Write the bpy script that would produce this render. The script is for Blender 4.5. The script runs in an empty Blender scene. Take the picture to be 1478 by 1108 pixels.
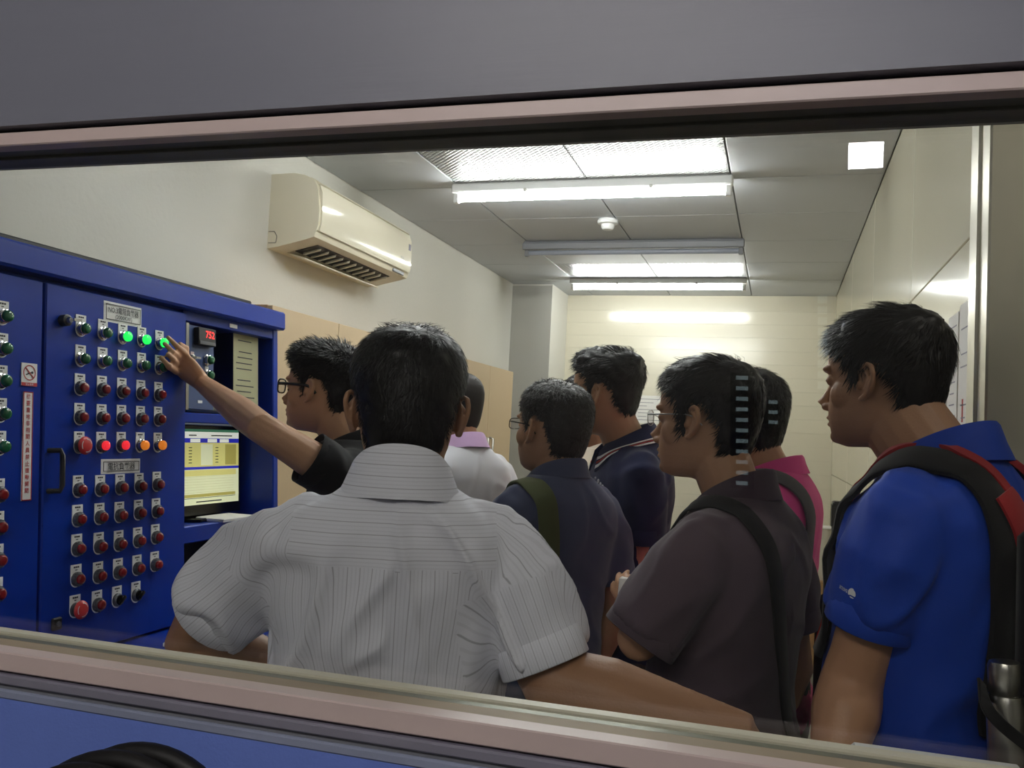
import bpy, bmesh, math, random
import numpy as np
from mathutils import Vector, Matrix, noise
from mathutils.bvhtree import BVHTree

random.seed(7); rng = np.random.default_rng(7)
sc = bpy.context.scene
COL = sc.collection

# ---------------------------------------------------------------- camera
# axes: X along the window wall (right), Y into the room, Z up; metres; eye 1.5 m above the floor
F, CX, CY, EYE = 1290.0, 739.0, 554.0, 1.5
def nrm(v):
    v = np.array(v, float); return v / np.linalg.norm(v)
_X = -nrm([-3565 - CX, 410 - CY, F]); _Y = nrm([1123 - CX, 643 - CY, F])
_Y = nrm(_Y - _X * (_X @ _Y)); _Z = np.cross(_X, _Y)
if _Z[1] > 0: _Z = -_Z
RW = np.array([_X, _Y, _Z]); CAM = np.array([0, 0, EYE])
cam_d = bpy.data.cameras.new('camera'); cam = bpy.data.objects.new('camera', cam_d); COL.objects.link(cam)
cam_d.sensor_width = 36; cam_d.sensor_fit = 'HORIZONTAL'; cam_d.lens = 36 * F / 1478; cam_d.clip_start = 0.02
m = Matrix.Identity(4)
for i in range(3):
    m[i][0] = RW[i, 0]; m[i][1] = -RW[i, 1]; m[i][2] = -RW[i, 2]; m[i][3] = CAM[i]
cam.matrix_world = m
sc.camera = cam
def ray(u, v): return RW @ np.array([(u - CX) / F, (v - CY) / F, 1.])
def at(u, v, d): return CAM + ray(u, v) * d
def onX(u, v, x): r = ray(u, v); return CAM + r * (x / r[0])
def onY(u, v, y): r = ray(u, v); return CAM + r * (y / r[1])
def onZ(u, v, z): r = ray(u, v); return CAM + r * ((z - EYE) / r[2])

# ---------------------------------------------------------------- world, exposure
w = bpy.data.worlds.new('world'); sc.world = w; w.use_nodes = True
w.node_tree.nodes['Background'].inputs[0].default_value = (.02, .02, .022, 1)
w.node_tree.nodes['Background'].inputs[1].default_value = 1.0
sc.view_settings.view_transform = 'Standard'; sc.view_settings.look = 'None'
sc.view_settings.gamma = 1; sc.view_settings.use_curve_mapping = False
sc.view_settings.exposure = 0.0
sc.cycles.max_bounces = 7; sc.cycles.diffuse_bounces = 4; sc.cycles.glossy_bounces = 3; sc.cycles.transparent_max_bounces = 10
sc.cycles.caustics_reflective = False; sc.cycles.caustics_refractive = False
TUBE_POWER = 78.0        # emission of the lit room tubes
HALL_FILL = 115.0          # emission of the added corridor fill tube
FLOOD = 90.0             # emission of the corridor flood light

# ---------------------------------------------------------------- materials
def S(r, g, b):
    def f(c):
        c /= 255.
        return c / 12.92 if c <= .04045 else ((c + .055) / 1.055) ** 2.4
    return (f(r), f(g), f(b), 1)
MATS = {}
def nt(name):
    m = bpy.data.materials.new(name); m.use_nodes = True; MATS[name] = m
    return m, m.node_tree.nodes, m.node_tree.links
def mat(name, col, rough=.5, metal=0, var=.08, nscale=12, bump=0, bscale=120, emit=None, estr=0, coat=0, aniso=None, spec=.5, alpha=1, sheen=0):
    m, N, L = nt(name); b = N['Principled BSDF']
    tc = N.new('ShaderNodeTexCoord'); mp = N.new('ShaderNodeMapping'); L.new(tc.outputs['Object'], mp.inputs[0])
    if aniso: mp.inputs['Scale'].default_value = aniso
    n = N.new('ShaderNodeTexNoise'); n.inputs['Scale'].default_value = nscale; n.inputs['Detail'].default_value = 4
    L.new(mp.outputs[0], n.inputs[0])
    r = N.new('ShaderNodeMix'); r.data_type = 'RGBA'
    r.inputs[6].default_value = tuple(c * (1 - var) for c in col[:3]) + (1,)
    r.inputs[7].default_value = tuple(min(1, c * (1 + var)) for c in col[:3]) + (1,)
    L.new(n.outputs['Fac'], r.inputs[0]); L.new(r.outputs[2], b.inputs['Base Color'])
    b.inputs['Roughness'].default_value = rough; b.inputs['Metallic'].default_value = metal
    b.inputs['Specular IOR Level'].default_value = spec
    if coat: b.inputs['Coat Weight'].default_value = coat; b.inputs['Coat Roughness'].default_value = .08
    if sheen: b.inputs['Sheen Weight'].default_value = sheen
    if alpha < 1: b.inputs['Alpha'].default_value = alpha
    if bump:
        n2 = N.new('ShaderNodeTexNoise'); n2.inputs['Scale'].default_value = bscale; n2.inputs['Detail'].default_value = 3
        L.new(mp.outputs[0], n2.inputs[0])
        bp = N.new('ShaderNodeBump'); bp.inputs['Strength'].default_value = bump; bp.inputs['Distance'].default_value = .004
        L.new(n2.outputs['Fac'], bp.inputs['Height']); L.new(bp.outputs[0], b.inputs['Normal'])
    if emit:
        b.inputs['Emission Color'].default_value = emit; b.inputs['Emission Strength'].default_value = estr
    return m
def M(n): return MATS[n]
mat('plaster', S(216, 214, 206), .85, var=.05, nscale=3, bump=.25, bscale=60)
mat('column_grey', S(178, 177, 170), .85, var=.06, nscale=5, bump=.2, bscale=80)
mat('cream_gloss', S(224, 218, 196), .12, var=.02, nscale=2, bump=.012, bscale=3, spec=.6)
mat('cream_wall', S(220, 214, 194), .16, var=.02, nscale=2, bump=.012, bscale=4, spec=.6)
mat('tile', S(190, 194, 200), .55, var=.04, nscale=6, bump=.15, bscale=150)
mat('grid', S(150, 150, 148), .6)
mat('white_metal', S(225, 226, 226), .4)
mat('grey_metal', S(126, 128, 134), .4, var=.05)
mat('floor', S(120, 118, 110), .5, var=.15, nscale=3)
mat('header_paint', S(130, 132, 143), .42, var=.07, nscale=4, bump=.06, bscale=30, aniso=(.3, 1, 5))
mat('pink_strip', S(222, 202, 196), .38, var=.08, nscale=9)
mat('tan_sill', S(168, 150, 124), .6, var=.14, nscale=14)
mat('alu_green', S(124, 126, 108), .35, metal=.35, var=.12, nscale=10)
mat('dark_frame', S(118, 119, 110), .5, var=.3, nscale=9)
mat('sill_white', S(226, 220, 200), .4, var=.05)
mat('gap_dark', S(34, 22, 24), .8)
mat('grey_trim', S(138, 136, 150), .6, var=.08)
mat('grey_trim_light', S(150, 158, 182), .7, var=.22, nscale=16, aniso=(.5, 1, 3))
mat('wall_blue', S(118, 144, 230), .55, var=.05, nscale=20, bump=.08, bscale=300)
mat('hall_wall', S(110, 108, 108), .8)
mat('cab_blue', S(6, 48, 148), .3, var=.05, nscale=30, bump=.03, bscale=180, spec=.3)
mat('cab_blue_dark', S(22, 38, 96), .4)
mat('cab_grey_blue', S(62, 82, 128), .45, var=.04)
mat('black', S(18, 18, 20), .5, var=.2)
mat('black_gloss', S(12, 12, 14), .2)
mat('rubber', S(22, 21, 21), .55, var=.3, bump=.1)
mat('chrome', S(205, 205, 205), .12, metal=1)
mat('steel', S(170, 168, 162), .3, metal=1, var=.06)
mat('plate_white', S(246, 246, 244), .5, var=.02)
mat('ink', S(40, 40, 46), .6)
mat('red_ink', S(180, 44, 44), .6)
mat('white_ink', S(225, 225, 228), .6)
mat('cap_green', S(16, 92, 58), .15, spec=.7)
mat('cap_green_lit', S(20, 200, 70), .2, emit=(.02, 1, .13, 1), estr=1.1)
mat('cap_red', S(128, 24, 30), .2, spec=.6)
mat('cap_red_lit', S(210, 30, 40), .2, emit=(1, .03, .05, 1), estr=.75)
mat('cap_amber', S(220, 120, 30), .2, emit=(1, .28, .03, 1), estr=.45)
mat('mushroom_red', S(205, 52, 52), .4)
mat('bezel_grey', S(96, 98, 104), .35, metal=.5)
mat('ac_cream', S(226, 218, 196), .32, var=.02)
mat('ac_panel', S(228, 221, 200), .14, var=.015, coat=.3)
mat('ac_dark', S(48, 46, 44), .6)
mat('wood', S(206, 182, 148), .55, var=.07, nscale=10, aniso=(4, 4, .4))
mat('wood_edge', S(188, 152, 112), .6, var=.1, nscale=18, aniso=(4, 4, .4))
mat('paper', S(232, 230, 226), .7, var=.02)
mat('paper_old', S(176, 174, 138), .7, var=.05)
mat('cardboard', S(160, 124, 84), .8, var=.08)
mat('door_grey', S(150, 144, 124), .5, var=.04)
mat('alu', S(196, 192, 178), .3, metal=.6, var=.05)
mat('dark_red', S(60, 16, 18), .5)
mat('lens', S(190, 195, 200), .05, alpha=.18)
mat('clear_plastic', S(226, 222, 214), .2, alpha=.55)
mat('tube_off', S(150, 156, 170), .25)
mat('tube_lit', S(255, 255, 255), .3, emit=(.98, 1, .99, 1), estr=TUBE_POWER)
mat('hall_tube', S(255, 255, 255), .3, emit=(1, .95, .9, 1), estr=HALL_FILL)
mat('lobby_lit', S(255, 255, 255), .3, emit=(1, .95, .86, 1), estr=34)
mat('flood_lit', S(255, 255, 255), .3, emit=(1, .95, 1, 1), estr=FLOOD)
mat('slot_dim', S(200, 220, 230), .3, emit=(.62, .84, .9, 1), estr=.22)
mat('slot_lit', S(200, 220, 230), .3, emit=(.62, .84, .9, 1), estr=.8)
mat('led_red', S(255, 40, 40), .3, emit=(1, .03, .03, 1), estr=2.2)
mat('scr_green', S(60, 120, 90), .4, emit=S(70, 130, 100), estr=.5)
mat('scr_pale', S(220, 222, 180), .4, emit=S(222, 226, 186), estr=.62)
mat('scr_yellow', S(214, 206, 120), .4, emit=S(216, 210, 130), estr=.6)
mat('scr_olive', S(176, 166, 80), .4, emit=S(180, 170, 90), estr=.55)
mat('scr_blue', S(40, 44, 170), .4, emit=S(44, 48, 176), estr=.7)
mat('scr_white', S(235, 235, 225), .4, emit=S(236, 238, 226), estr=.7)

def prismatic():
    m, N, L = nt('prismatic'); b = N['Principled BSDF']
    b.inputs['Base Color'].default_value = S(176, 178, 178); b.inputs['Roughness'].default_value = .35
    tc = N.new('ShaderNodeTexCoord')
    mp = N.new('ShaderNodeMapping'); mp.inputs['Rotation'].default_value = (0, 0, math.radians(45)); L.new(tc.outputs['Object'], mp.inputs[0])
    br = N.new('ShaderNodeTexBrick'); br.inputs['Scale'].default_value = 14; br.inputs['Mortar Size'].default_value = .07
    br.inputs['Mortar Smooth'].default_value = 1
    br.inputs['Color1'].default_value = (1, 1, 1, 1); br.inputs['Color2'].default_value = (.7, .7, .7, 1); br.inputs['Mortar'].default_value = (0, 0, 0, 1)
    L.new(mp.outputs[0], br.inputs[0])
    bp = N.new('ShaderNodeBump'); bp.inputs['Strength'].default_value = 1; bp.inputs['Distance'].default_value = .03
    L.new(br.outputs['Color'], bp.inputs['Height']); L.new(bp.outputs[0], b.inputs['Normal'])
prismatic()
def glass_mat():
    m, N, L = nt('pane_glass'); N.remove(N['Principled BSDF']); out = N['Material Output']
    lw = N.new('ShaderNodeLayerWeight'); lw.inputs['Blend'].default_value = .5
    p = N.new('ShaderNodeMath'); p.operation = 'POWER'; p.inputs[1].default_value = 5; L.new(lw.outputs['Facing'], p.inputs[0])
    ma = N.new('ShaderNodeMath'); ma.operation = 'MULTIPLY_ADD'; ma.inputs[1].default_value = .955; ma.inputs[2].default_value = .045
    L.new(p.outputs[0], ma.inputs[0])
    t = N.new('ShaderNodeBsdfTransparent'); t.inputs[0].default_value = (.965, .972, .955, 1)
    g = N.new('ShaderNodeBsdfGlossy'); g.inputs['Roughness'].default_value = .004
    mx = N.new('ShaderNodeMixShader'); L.new(ma.outputs[0], mx.inputs[0]); L.new(t.outputs[0], mx.inputs[1]); L.new(g.outputs[0], mx.inputs[2])
    L.new(mx.outputs[0], out.inputs[0])
glass_mat()

# ---------------------------------------------------------------- mesh helpers
class MB:
    def __init__(s): s.v = []; s.f = []; s.m = []
    def add(s, v, f, m=0):
        o = len(s.v); s.v += [tuple(map(float, p)) for p in v]; s.f += [tuple(i + o for i in q) for q in f]; s.m += [m] * len(f); return s
    def obox(s, c, ax, ay, az, m=0, ch=0):
        c, ax, ay, az = (np.array(q, float) for q in (c, ax, ay, az))
        if not ch:
            v = [c + ax * i + ay * j + az * k for i in (-1, 1) for j in (-1, 1) for k in (-1, 1)]
            return s.add(v, [(0, 1, 3, 2), (4, 6, 7, 5), (0, 4, 5, 1), (2, 3, 7, 6), (0, 2, 6, 4), (1, 5, 7, 3)], m)
        L = [np.linalg.norm(a) for a in (ax, ay, az)]; U = [a / l for a, l in zip((ax, ay, az), L)]
        bm = bmesh.new()
        for i in (-1, 1):
            for j in (-1, 1):
                for k in (-1, 1):
                    g = (i, j, k)
                    for t in range(3):
                        p = c.copy()
                        for q in range(3): p = p + U[q] * g[q] * (L[q] - (0 if q == t else min(ch, L[q] * .95)))
                        bm.verts.new(p)
        bmesh.ops.convex_hull(bm, input=bm.verts); bmesh.ops.dissolve_limit(bm, angle_limit=.01, verts=bm.verts, edges=bm.edges)
        bmesh.ops.recalc_face_normals(bm, faces=bm.faces)
        bm.verts.index_update(); s.add([tuple(q.co) for q in bm.verts], [[q.index for q in f.verts] for f in bm.faces], m); bm.free(); return s
    def box(s, lo, hi, m=0, ch=0):
        lo, hi = np.array(lo, float), np.array(hi, float); h = (hi - lo) / 2
        return s.obox((lo + hi) / 2, (h[0], 0, 0), (0, h[1], 0), (0, 0, h[2]), m, ch)
    def loft(s, rings, m=0, cap=True, closed=True):
        n = len(rings[0]); v = [p for r in rings for p in r]; f = []
        for i in range(len(rings) - 1):
            for j in range(n if closed else n - 1):
                k = (j + 1) % n; f.append((i * n + j, i * n + k, (i + 1) * n + k, (i + 1) * n + j))
        if cap: f.append(tuple(range(n - 1, -1, -1))); f.append(tuple((len(rings) - 1) * n + j for j in range(n)))
        return s.add(v, f, m)
    def tube(s, pts, rad, n=10, m=0, up=None, cap=True):
        # rad: number, list of numbers, or list of (side, up) pairs
        pts = [np.array(p, float) for p in pts]; k = len(pts)
        if not hasattr(rad, '__len__'): rad = [rad] * k
        tang = []
        for i in range(k):
            t = pts[min(i + 1, k - 1)] - pts[max(i - 1, 0)]; tang.append(t / (np.linalg.norm(t) + 1e-12))
        a = np.array(up, float) if up is not None else (np.array([0, 0, 1.]) if abs(tang[0][2]) < .9 else np.array([1., 0, 0]))
        rings = []
        for i in range(k):
            t = tang[i]; a = a - t * (a @ t); a /= np.linalg.norm(a) + 1e-12; b = np.cross(t, a)
            rr = rad[i] if hasattr(rad[i], '__len__') else (rad[i], rad[i])
            rings.append([pts[i] + b * rr[0] * math.cos(q) + a * rr[1] * math.sin(q) for q in np.linspace(0, 2 * math.pi, n, endpoint=False)])
        return s.loft(rings, m, cap)
    def ell(s, c, r, R=None, nu=16, nv=10, m=0):
        c = np.array(c, float); R = np.eye(3) if R is None else np.array(R); rings = []
        for i in range(nv + 1):
            th = math.pi * min(max(i / nv, .02), .98)
            rings.append([c + R @ np.array([r[0] * math.sin(th) * math.cos(p), r[1] * math.sin(th) * math.sin(p), -r[2] * math.cos(th)]) for p in np.linspace(0, 2 * math.pi, nu, endpoint=False)])
        return s.loft(rings, m)
    def lathe(s, prof, o, ax, n=16, m=0, cap=True):
        o, ax = np.array(o, float), nrm(ax); a = nrm(np.cross(ax, [0, 1, 0.01]) if abs(ax[1]) < .9 else np.cross(ax, [1, 0, 0])); b = np.cross(ax, a)
        return s.loft([[o + ax * h + (a * math.cos(q) + b * math.sin(q)) * r for q in np.linspace(0, 2 * math.pi, n, endpoint=False)] for r, h in prof], m, cap)

W = {}
def V3(p): return np.array(p, float)
def finish(ob, origin, parent):
    COL.objects.link(ob); W[ob.name] = V3(origin)
    ob.location = V3(origin) - (W[parent.name] if parent else 0)
    if parent: ob.parent = parent
    return ob
def obj(name, mb, mats, parent=None, smooth=None, origin=None):
    V = np.array(mb.v); o = V3(origin) if origin is not None else (V.min(0) + V.max(0)) / 2
    me = bpy.data.meshes.new(name); me.from_pydata([tuple(p) for p in V - o], [], mb.f)
    for q in (mats if isinstance(mats, (list, tuple)) else [mats]): me.materials.append(M(q) if isinstance(q, str) else q)
    if any(mb.m): me.polygons.foreach_set('material_index', mb.m)
    if smooth is not None:
        me.polygons.foreach_set('use_smooth', [True] * len(me.polygons))
        if smooth < 180: me.set_sharp_from_angle(angle=math.radians(smooth))
    me.update()
    bm = bmesh.new(); bm.from_mesh(me); bmesh.ops.recalc_face_normals(bm, faces=bm.faces); bm.to_mesh(me); bm.free()
    return finish(bpy.data.objects.new(name, me), o, parent)
def inst(src, name, pos, parent=None):
    return finish(bpy.data.objects.new(name, src.data), pos, parent)
def empty(name, loc, parent=None):
    e = bpy.data.objects.new(name, None); e.empty_display_size = .05; return finish(e, loc, parent)
def tag(o, label, cat, group=None):
    o['label'] = label; o['category'] = cat
    if group: o['group'] = group
    return o
def struct(o, label=None):
    o['kind'] = 'structure'
    if label: o['label'] = label
    return o
def text_geo(body, font_h, bold=0):
    c = bpy.data.curves.new('t', 'FONT'); c.body = body; c.size = 1; c.align_x = 'CENTER'; c.align_y = 'CENTER'; c.resolution_u = 2; c.offset = bold
    o = bpy.data.objects.new('t', c); COL.objects.link(o)
    me = bpy.data.meshes.new_from_object(o.evaluated_get(bpy.context.evaluated_depsgraph_get()))
    v = np.array([p.co[:2] for p in me.vertices]).reshape(-1, 2); f = [tuple(p.vertices) for p in me.polygons]
    bpy.data.objects.remove(o); bpy.data.curves.remove(c); bpy.data.meshes.remove(me)
    return v, f
def put_text(mb, body, o, U, T, h, wmax=None, m=0, bold=0):
    """flat lettering centred at o, letter axes U (right) and T (up), cap height h"""
    v, f = text_geo(body, h, bold)
    if not len(v): return
    lo, hi = v.min(0), v.max(0); v = v - (lo + hi) / 2; sy = h / (hi[1] - lo[1]); sx = sy
    if wmax and (hi[0] - lo[0]) * sx > wmax: sx = wmax / (hi[0] - lo[0])
    o, U, T = V3(o), V3(U), V3(T)
    mb.add([o + U * p[0] * sx + T * p[1] * sy for p in v], f, m)
# ---------------------------------------------------------------- the room
XL, XR, YB, YG, ZC = -1.96, .38, 6.95, .905, 2.62
b = MB().box((-3.2, -2.4, -.1), (2.2, 7.2, 0)); struct(obj('floor', b, 'floor'), 'dull grey floor of control room and corridor')
b = MB().box((XL - .12, .98, ZC + .018), (1.5, YB + .12, ZC + .12)); ceil = struct(obj('ceiling', b, 'grid'), 'suspended ceiling of square light grey tiles')
xs = [XL, -1.445, -.835, -.225, XR]; ys = [.98, 1.39, 2.0, 2.61, 3.22, 3.83, 4.44, 5.05, 5.66, 6.27, YB]
for i in range(4):
    for j in range(len(ys) - 1):
        pr = i in (1, 2) and j in (4, 8)
        t = MB().box((xs[i] + .003, ys[j] + .003, ZC), (xs[i + 1] - .003, ys[j + 1] - .003, ZC + .019), 0, .0025)
        o = obj('ceiling_tile', t, 'prismatic' if pr else 'tile', ceil)
        if pr: o['label'] = 'embossed diamond-patterned bright ceiling tile'
b = MB().box((XL - .12, .98, 0), (XL, YB + .12, ZC + .05)); struct(obj('wall_left', b, 'plaster'), 'off-white plastered side wall above the cupboards')
b = MB().box((XL - .12, YB, 0), (1.5, YB + .12, ZC + .05)); wb = struct(obj('wall_back', b, 'cream_wall'), 'cream glossy panelled end wall')
z = 0.0
while z < ZC - .02:
    h = min(.1, ZC - z); obj('wall_board', MB().box((-1.65, YB - .012, z + .0003), (XR, YB, z + h - .0003), 0, .0006), 'cream_wall', wb); z += .1
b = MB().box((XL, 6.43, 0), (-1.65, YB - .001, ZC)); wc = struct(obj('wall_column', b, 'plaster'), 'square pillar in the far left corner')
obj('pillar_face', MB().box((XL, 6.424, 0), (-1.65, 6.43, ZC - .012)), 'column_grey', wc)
# right wall: glossy panels up to the doorway
b = MB().box((XR + .008, 2.03, 0), (XR + .12, YB, ZC + .05)); wr = struct(obj('wall_right', b, 'cream_gloss'), 'cream high-gloss panelled wall beside the doorway')
for y0, y1 in ((2.03, 2.98), (2.98, 4.2), (4.2, 5.42), (5.42, YB - .012)):
    for k in range(4):
        obj('wall_panel', MB().box((XR, y0 + .0015, k * .655 + .0015), (XR + .008, y1 - .0015, (k + 1) * .655 - .0015), 0, .002), 'cream_gloss', wr)
# doorway post and jamb at the near end of the right wall
b = MB().box((XR - .012, 1.965, 0), (XR + .13, 2.03, ZC), 0, .004).box((XR - .022, 1.9, 0), (XR + .13, 1.965, ZC), 0, .004).box((XR - .016, 1.83, 0), (XR + .13, 1.9, ZC), 0, .004)
struct(obj('trim_1', b, 'alu'), 'tall aluminium door post at the end of the glossy wall')
b = MB().box((XR + .13, 1.93, 0), (.66, 2.05, ZC)); struct(obj('wall_side', b, 'door_grey'), 'grey-green wall return beside the door post')
b = MB().box((.66, 1.9, 0), (.72, 2.05, ZC)); struct(obj('trim_2', b, 'black'), 'black door edge strip at the far right')
b = MB().box((.72, 1.94, 0), (1.5, 2.05, ZC)).box((1.38, .98, 0), (1.5, 1.95, ZC)); struct(obj('wall_lobby', b, 'door_grey'))
# front wall with the window opening
ZT, ZS = 1.815, 1.2195           # soffit and sill heights
b = MB().box((-3.2, .862, ZT + .017), (2.2, .98, 3.0)).box((-3.2, .862, 0), (2.2, .926, ZS - .02)).box((-3.2, .862, ZS - .02), (-1.5, .926, ZT + .017)).box((.62, .862, ZS - .02), (2.2, .926, ZT + .017))
wf = struct(obj('wall_front', b, 'plaster'), 'wall between corridor and control room')
obj('header_panel', MB().box((-3.2, .832, ZT + .0215), (2.2, .862, 3.0)), 'header_paint', wf)['label'] = 'dull grey painted board above the window'
obj('header_gap', MB().box((-3.2, .85, ZT + .016), (2.2, .863, ZT + .024)), 'gap_dark', wf)
obj('lower_panel', MB().box((-3.2, .838, 0), (2.2, .862, ZS - .052)), 'wall_blue', wf)['label'] = 'blue painted wall below the window'
obj('lower_gap', MB().box((-3.2, .846, ZS - .056), (2.2, .863, ZS - .02)), 'gap_dark', wf)
obj('lower_trim', MB().box((-3.2, .834, ZS - .036), (2.2, .862, ZS - .0245), 0, .002), 'grey_trim', wf)
obj('lower_trim', MB().box((-3.2, .840, ZS - .042), (2.2, .862, ZS - .036)), 'grey_metal', wf)
obj('lower_trim', MB().box((-3.2, .836, ZS - .0525), (2.2, .862, ZS - .042), 0, .002), 'grey_trim_light', wf)
# window
wn = empty('window_1', (-.44, YG, ZS)); struct(wn, 'long interior window with pink edged frame')
obj('frame_top', MB().box((-1.5, .84, ZT), (.62, .862, ZT + .0165), 0, .0015), 'pink_strip', wn)
obj('frame_soffit', MB().box((-1.5, .862, ZT + .001), (.62, .899, ZT + .016)).box((-1.5, .882, ZT - .003), (.62, .898, ZT + .002), 0, .001), 'dark_frame', wn)
obj('frame_bottom', MB().box((-1.5, .836, ZS - .0215), (.62, .862, ZS), 0, .0015), 'pink_strip', wn)
obj('sill', MB().box((-1.5, .862, ZS - .03), (.62, .886, ZS - .0005)), 'tan_sill', wn)
obj('glazing_bead', MB().box((-1.5, .886, ZS - .03), (.62, .902, ZS - .001), 0, .002), 'alu_green', wn)
obj('glazing_bead', MB().box((-1.5, .9, ZT - .001), (.62, .915, ZT + .016)), 'dark_frame', wn)
obj('inner_sill', MB().box((-1.5, .909, ZS - .03), (.62, .929, ZS + .0005), 0, .002), 'sill_white', wn)
obj('inner_head', MB().box((-1.5, .915, ZT + .001), (.62, .926, ZT + .02)), 'dark_frame', wn)
for x0 in (-1.52, .6): obj('jamb', MB().box((x0, .85, ZS), (x0 + .02, .926, ZT)), 'alu', wn)
obj('pane', MB().box((-1.5, YG - .002, ZS - .004), (.6, YG + .003, ZT + .004)), 'pane_glass', wn)
# corridor behind the photographer
b = MB().box((-3.2, -2.4, 0), (2.2, -2.3, 3.0)).box((-3.3, -2.4, 0), (-3.2, .862, 3.0)).box((2.2, -2.4, 0), (2.3, .862, 3.0)); struct(obj('wall_corridor', b, 'hall_wall'))
b = MB().box((-3.3, -2.4, 3.0), (2.3, .98, 3.1)); struct(obj('ceiling_corridor', b, 'hall_wall'))

# ---------------------------------------------------------------- lights of the place, and added fill lamps
def tube_light(y, x0, x1, lit, label, z=2.556):
    xm = (x0 + x1) / 2
    t = tag(empty('ceiling_light', (xm, y, ZC)), label, 'ceiling light', 'tube lights on the ceiling')
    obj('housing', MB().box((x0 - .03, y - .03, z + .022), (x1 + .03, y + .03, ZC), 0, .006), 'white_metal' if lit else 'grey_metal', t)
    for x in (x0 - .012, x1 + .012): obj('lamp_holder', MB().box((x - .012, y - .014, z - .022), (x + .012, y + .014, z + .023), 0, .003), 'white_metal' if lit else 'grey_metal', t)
    for f in (.27, .74): obj('clip', MB().box((x0 + (x1 - x0) * f - .006, y - .036, z + .014), (x0 + (x1 - x0) * f + .006, y + .036, z + .03)), 'steel', t)
    if lit: obj('tube', MB().tube([(x0, y, z), (x1, y, z)], .0145, 14), 'tube_lit', t, 60)
    else:
        obj('tube', MB().tube([(x0, y, z), (x1, y, z)], .0145, 14), 'tube_off', t, 60)
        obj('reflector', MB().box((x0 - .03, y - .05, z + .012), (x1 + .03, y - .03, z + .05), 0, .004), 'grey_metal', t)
tube_light(3.795, -1.435, -.245, True, 'lit fluorescent tube light nearest the air conditioner')
tube_light(2.59, -1.435, -.245, True, 'lit fluorescent tube light nearest the window')
tube_light(5.0, -1.435, -.24, False, 'unlit fluorescent fitting between the two glowing tubes')
tube_light(6.19, -1.43, -.265, True, 'lit fluorescent tube light close to the end wall')
sd = tag(empty('smoke_detector', (-.877, 4.5, ZC)), 'round white smoke detector on ceiling between tube lights', 'smoke detector')
obj('base', MB().lathe([(.05, 0), (.055, -.01), (.052, -.022), (.04, -.026)], (-.877, 4.5, ZC), (0, 0, 1), 20), 'white_metal', sd, 40)
obj('sensor_head', MB().lathe([(.034, -.026), (.034, -.04), (.026, -.052), (.01, -.055)], (-.877, 4.5, ZC), (0, 0, 1), 18), 'white_metal', sd, 40)
# unseen fill tube added behind and above the photographer to brighten the front wall
ct = tag(empty('corridor_light', (-.6, -1.3, 3.0)), 'corridor tube light behind the photographer', 'ceiling light')
obj('housing', MB().box((-1.35, -1.34, 2.95), (.15, -1.26, 3.0), 0, .006), 'white_metal', ct); obj('tube', MB().tube([(-1.3, -1.3, 2.925), (.1, -1.3, 2.925)], .018, 14), 'hall_tube', ct, 60)
lb = tag(empty('lobby_light', (1.0, 1.3, ZC)), 'small round ceiling light in the lobby by the doorway', 'ceiling light')  # unseen fill lamp added to brighten the grey wall past the door post
obj('base', MB().lathe([(.1, 0), (.1, -.02), (.09, -.025)], (1.0, 1.3, ZC), (0, 0, 1), 20), 'white_metal', lb, 40); obj('diffuser', MB().lathe([(.088, -.024), (.08, -.045), (.04, -.06)], (1.0, 1.3, ZC), (0, 0, 1), 20), 'lobby_lit', lb, 40)
# flood light on the corridor side whose reflection hangs in the glass
vp = onY(1250, 209, 2.9); fp = V3((vp[0], 2 * YG - 2.9, vp[2])); hx, hz = .05, .07
fl = tag(empty('flood_light', fp), 'square corridor flood light mirrored in the window glass', 'flood light')
fdir = nrm(V3((-.25, .905, 1.55)) - fp); fdir = nrm((fdir[0] * .3, fdir[1], fdir[2] * .3)); fs = nrm(np.cross(fdir, (0, 0, 1))); fu = np.cross(fs, fdir)
obj('case', MB().obox(fp - fdir * .025, fs * (hx + .008), fdir * .022, fu * (hz + .008), 0, .004), 'black', fl)
obj('lens', MB().obox(fp, fs * hx, fdir * .004, fu * hz, 0, .001), 'flood_lit', fl)
obj('bracket', MB().tube([fp - fdir * .045, fp - fdir * .2, V3((fp[0], fp[1] - .2, 3.0))], .01, 8), 'steel', fl)
# glowing slots added for their mirror images, standing in for far lit windows
for k, (u, v0, n, sp, wd, hh) in enumerate(((1071, 545, 11, 15.2, 8, 2.6), (1116, 580, 3, 14.5, 6, 2.4), (1187, 432, 9, 15.5, 6.0, 5.0))):
    pts = [onY(u, v0 + sp * q, 4.05) for q in range(n)]; mid = np.mean(pts, 0)
    yy = 2 * YG - 4.05
    e = tag(empty('slot_light', (mid[0], yy, mid[2])), ['long column of small lit slots on the corridor wall', 'short column of three small lit slots', 'column of square lit slots on the corridor wall'][k], 'slot light', 'lit slots behind the photographer')
    a0, a1 = pts[0], pts[-1]
    obj('back_plate', MB().obox((mid[0], yy - .02, mid[2]), (.05, 0, 0), (0, .012, 0), V3(((a0 - a1)[0] * .55, 0, (a0 - a1)[2] * .55))), 'black', e)
    for q in pts: obj('slot', MB().obox((q[0], yy, q[2]), (wd / F * 4.05, 0, 0), (0, .006, 0), (0, 0, hh / F * 4.05)), 'slot_dim' if k == 2 else 'slot_lit', e)

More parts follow.
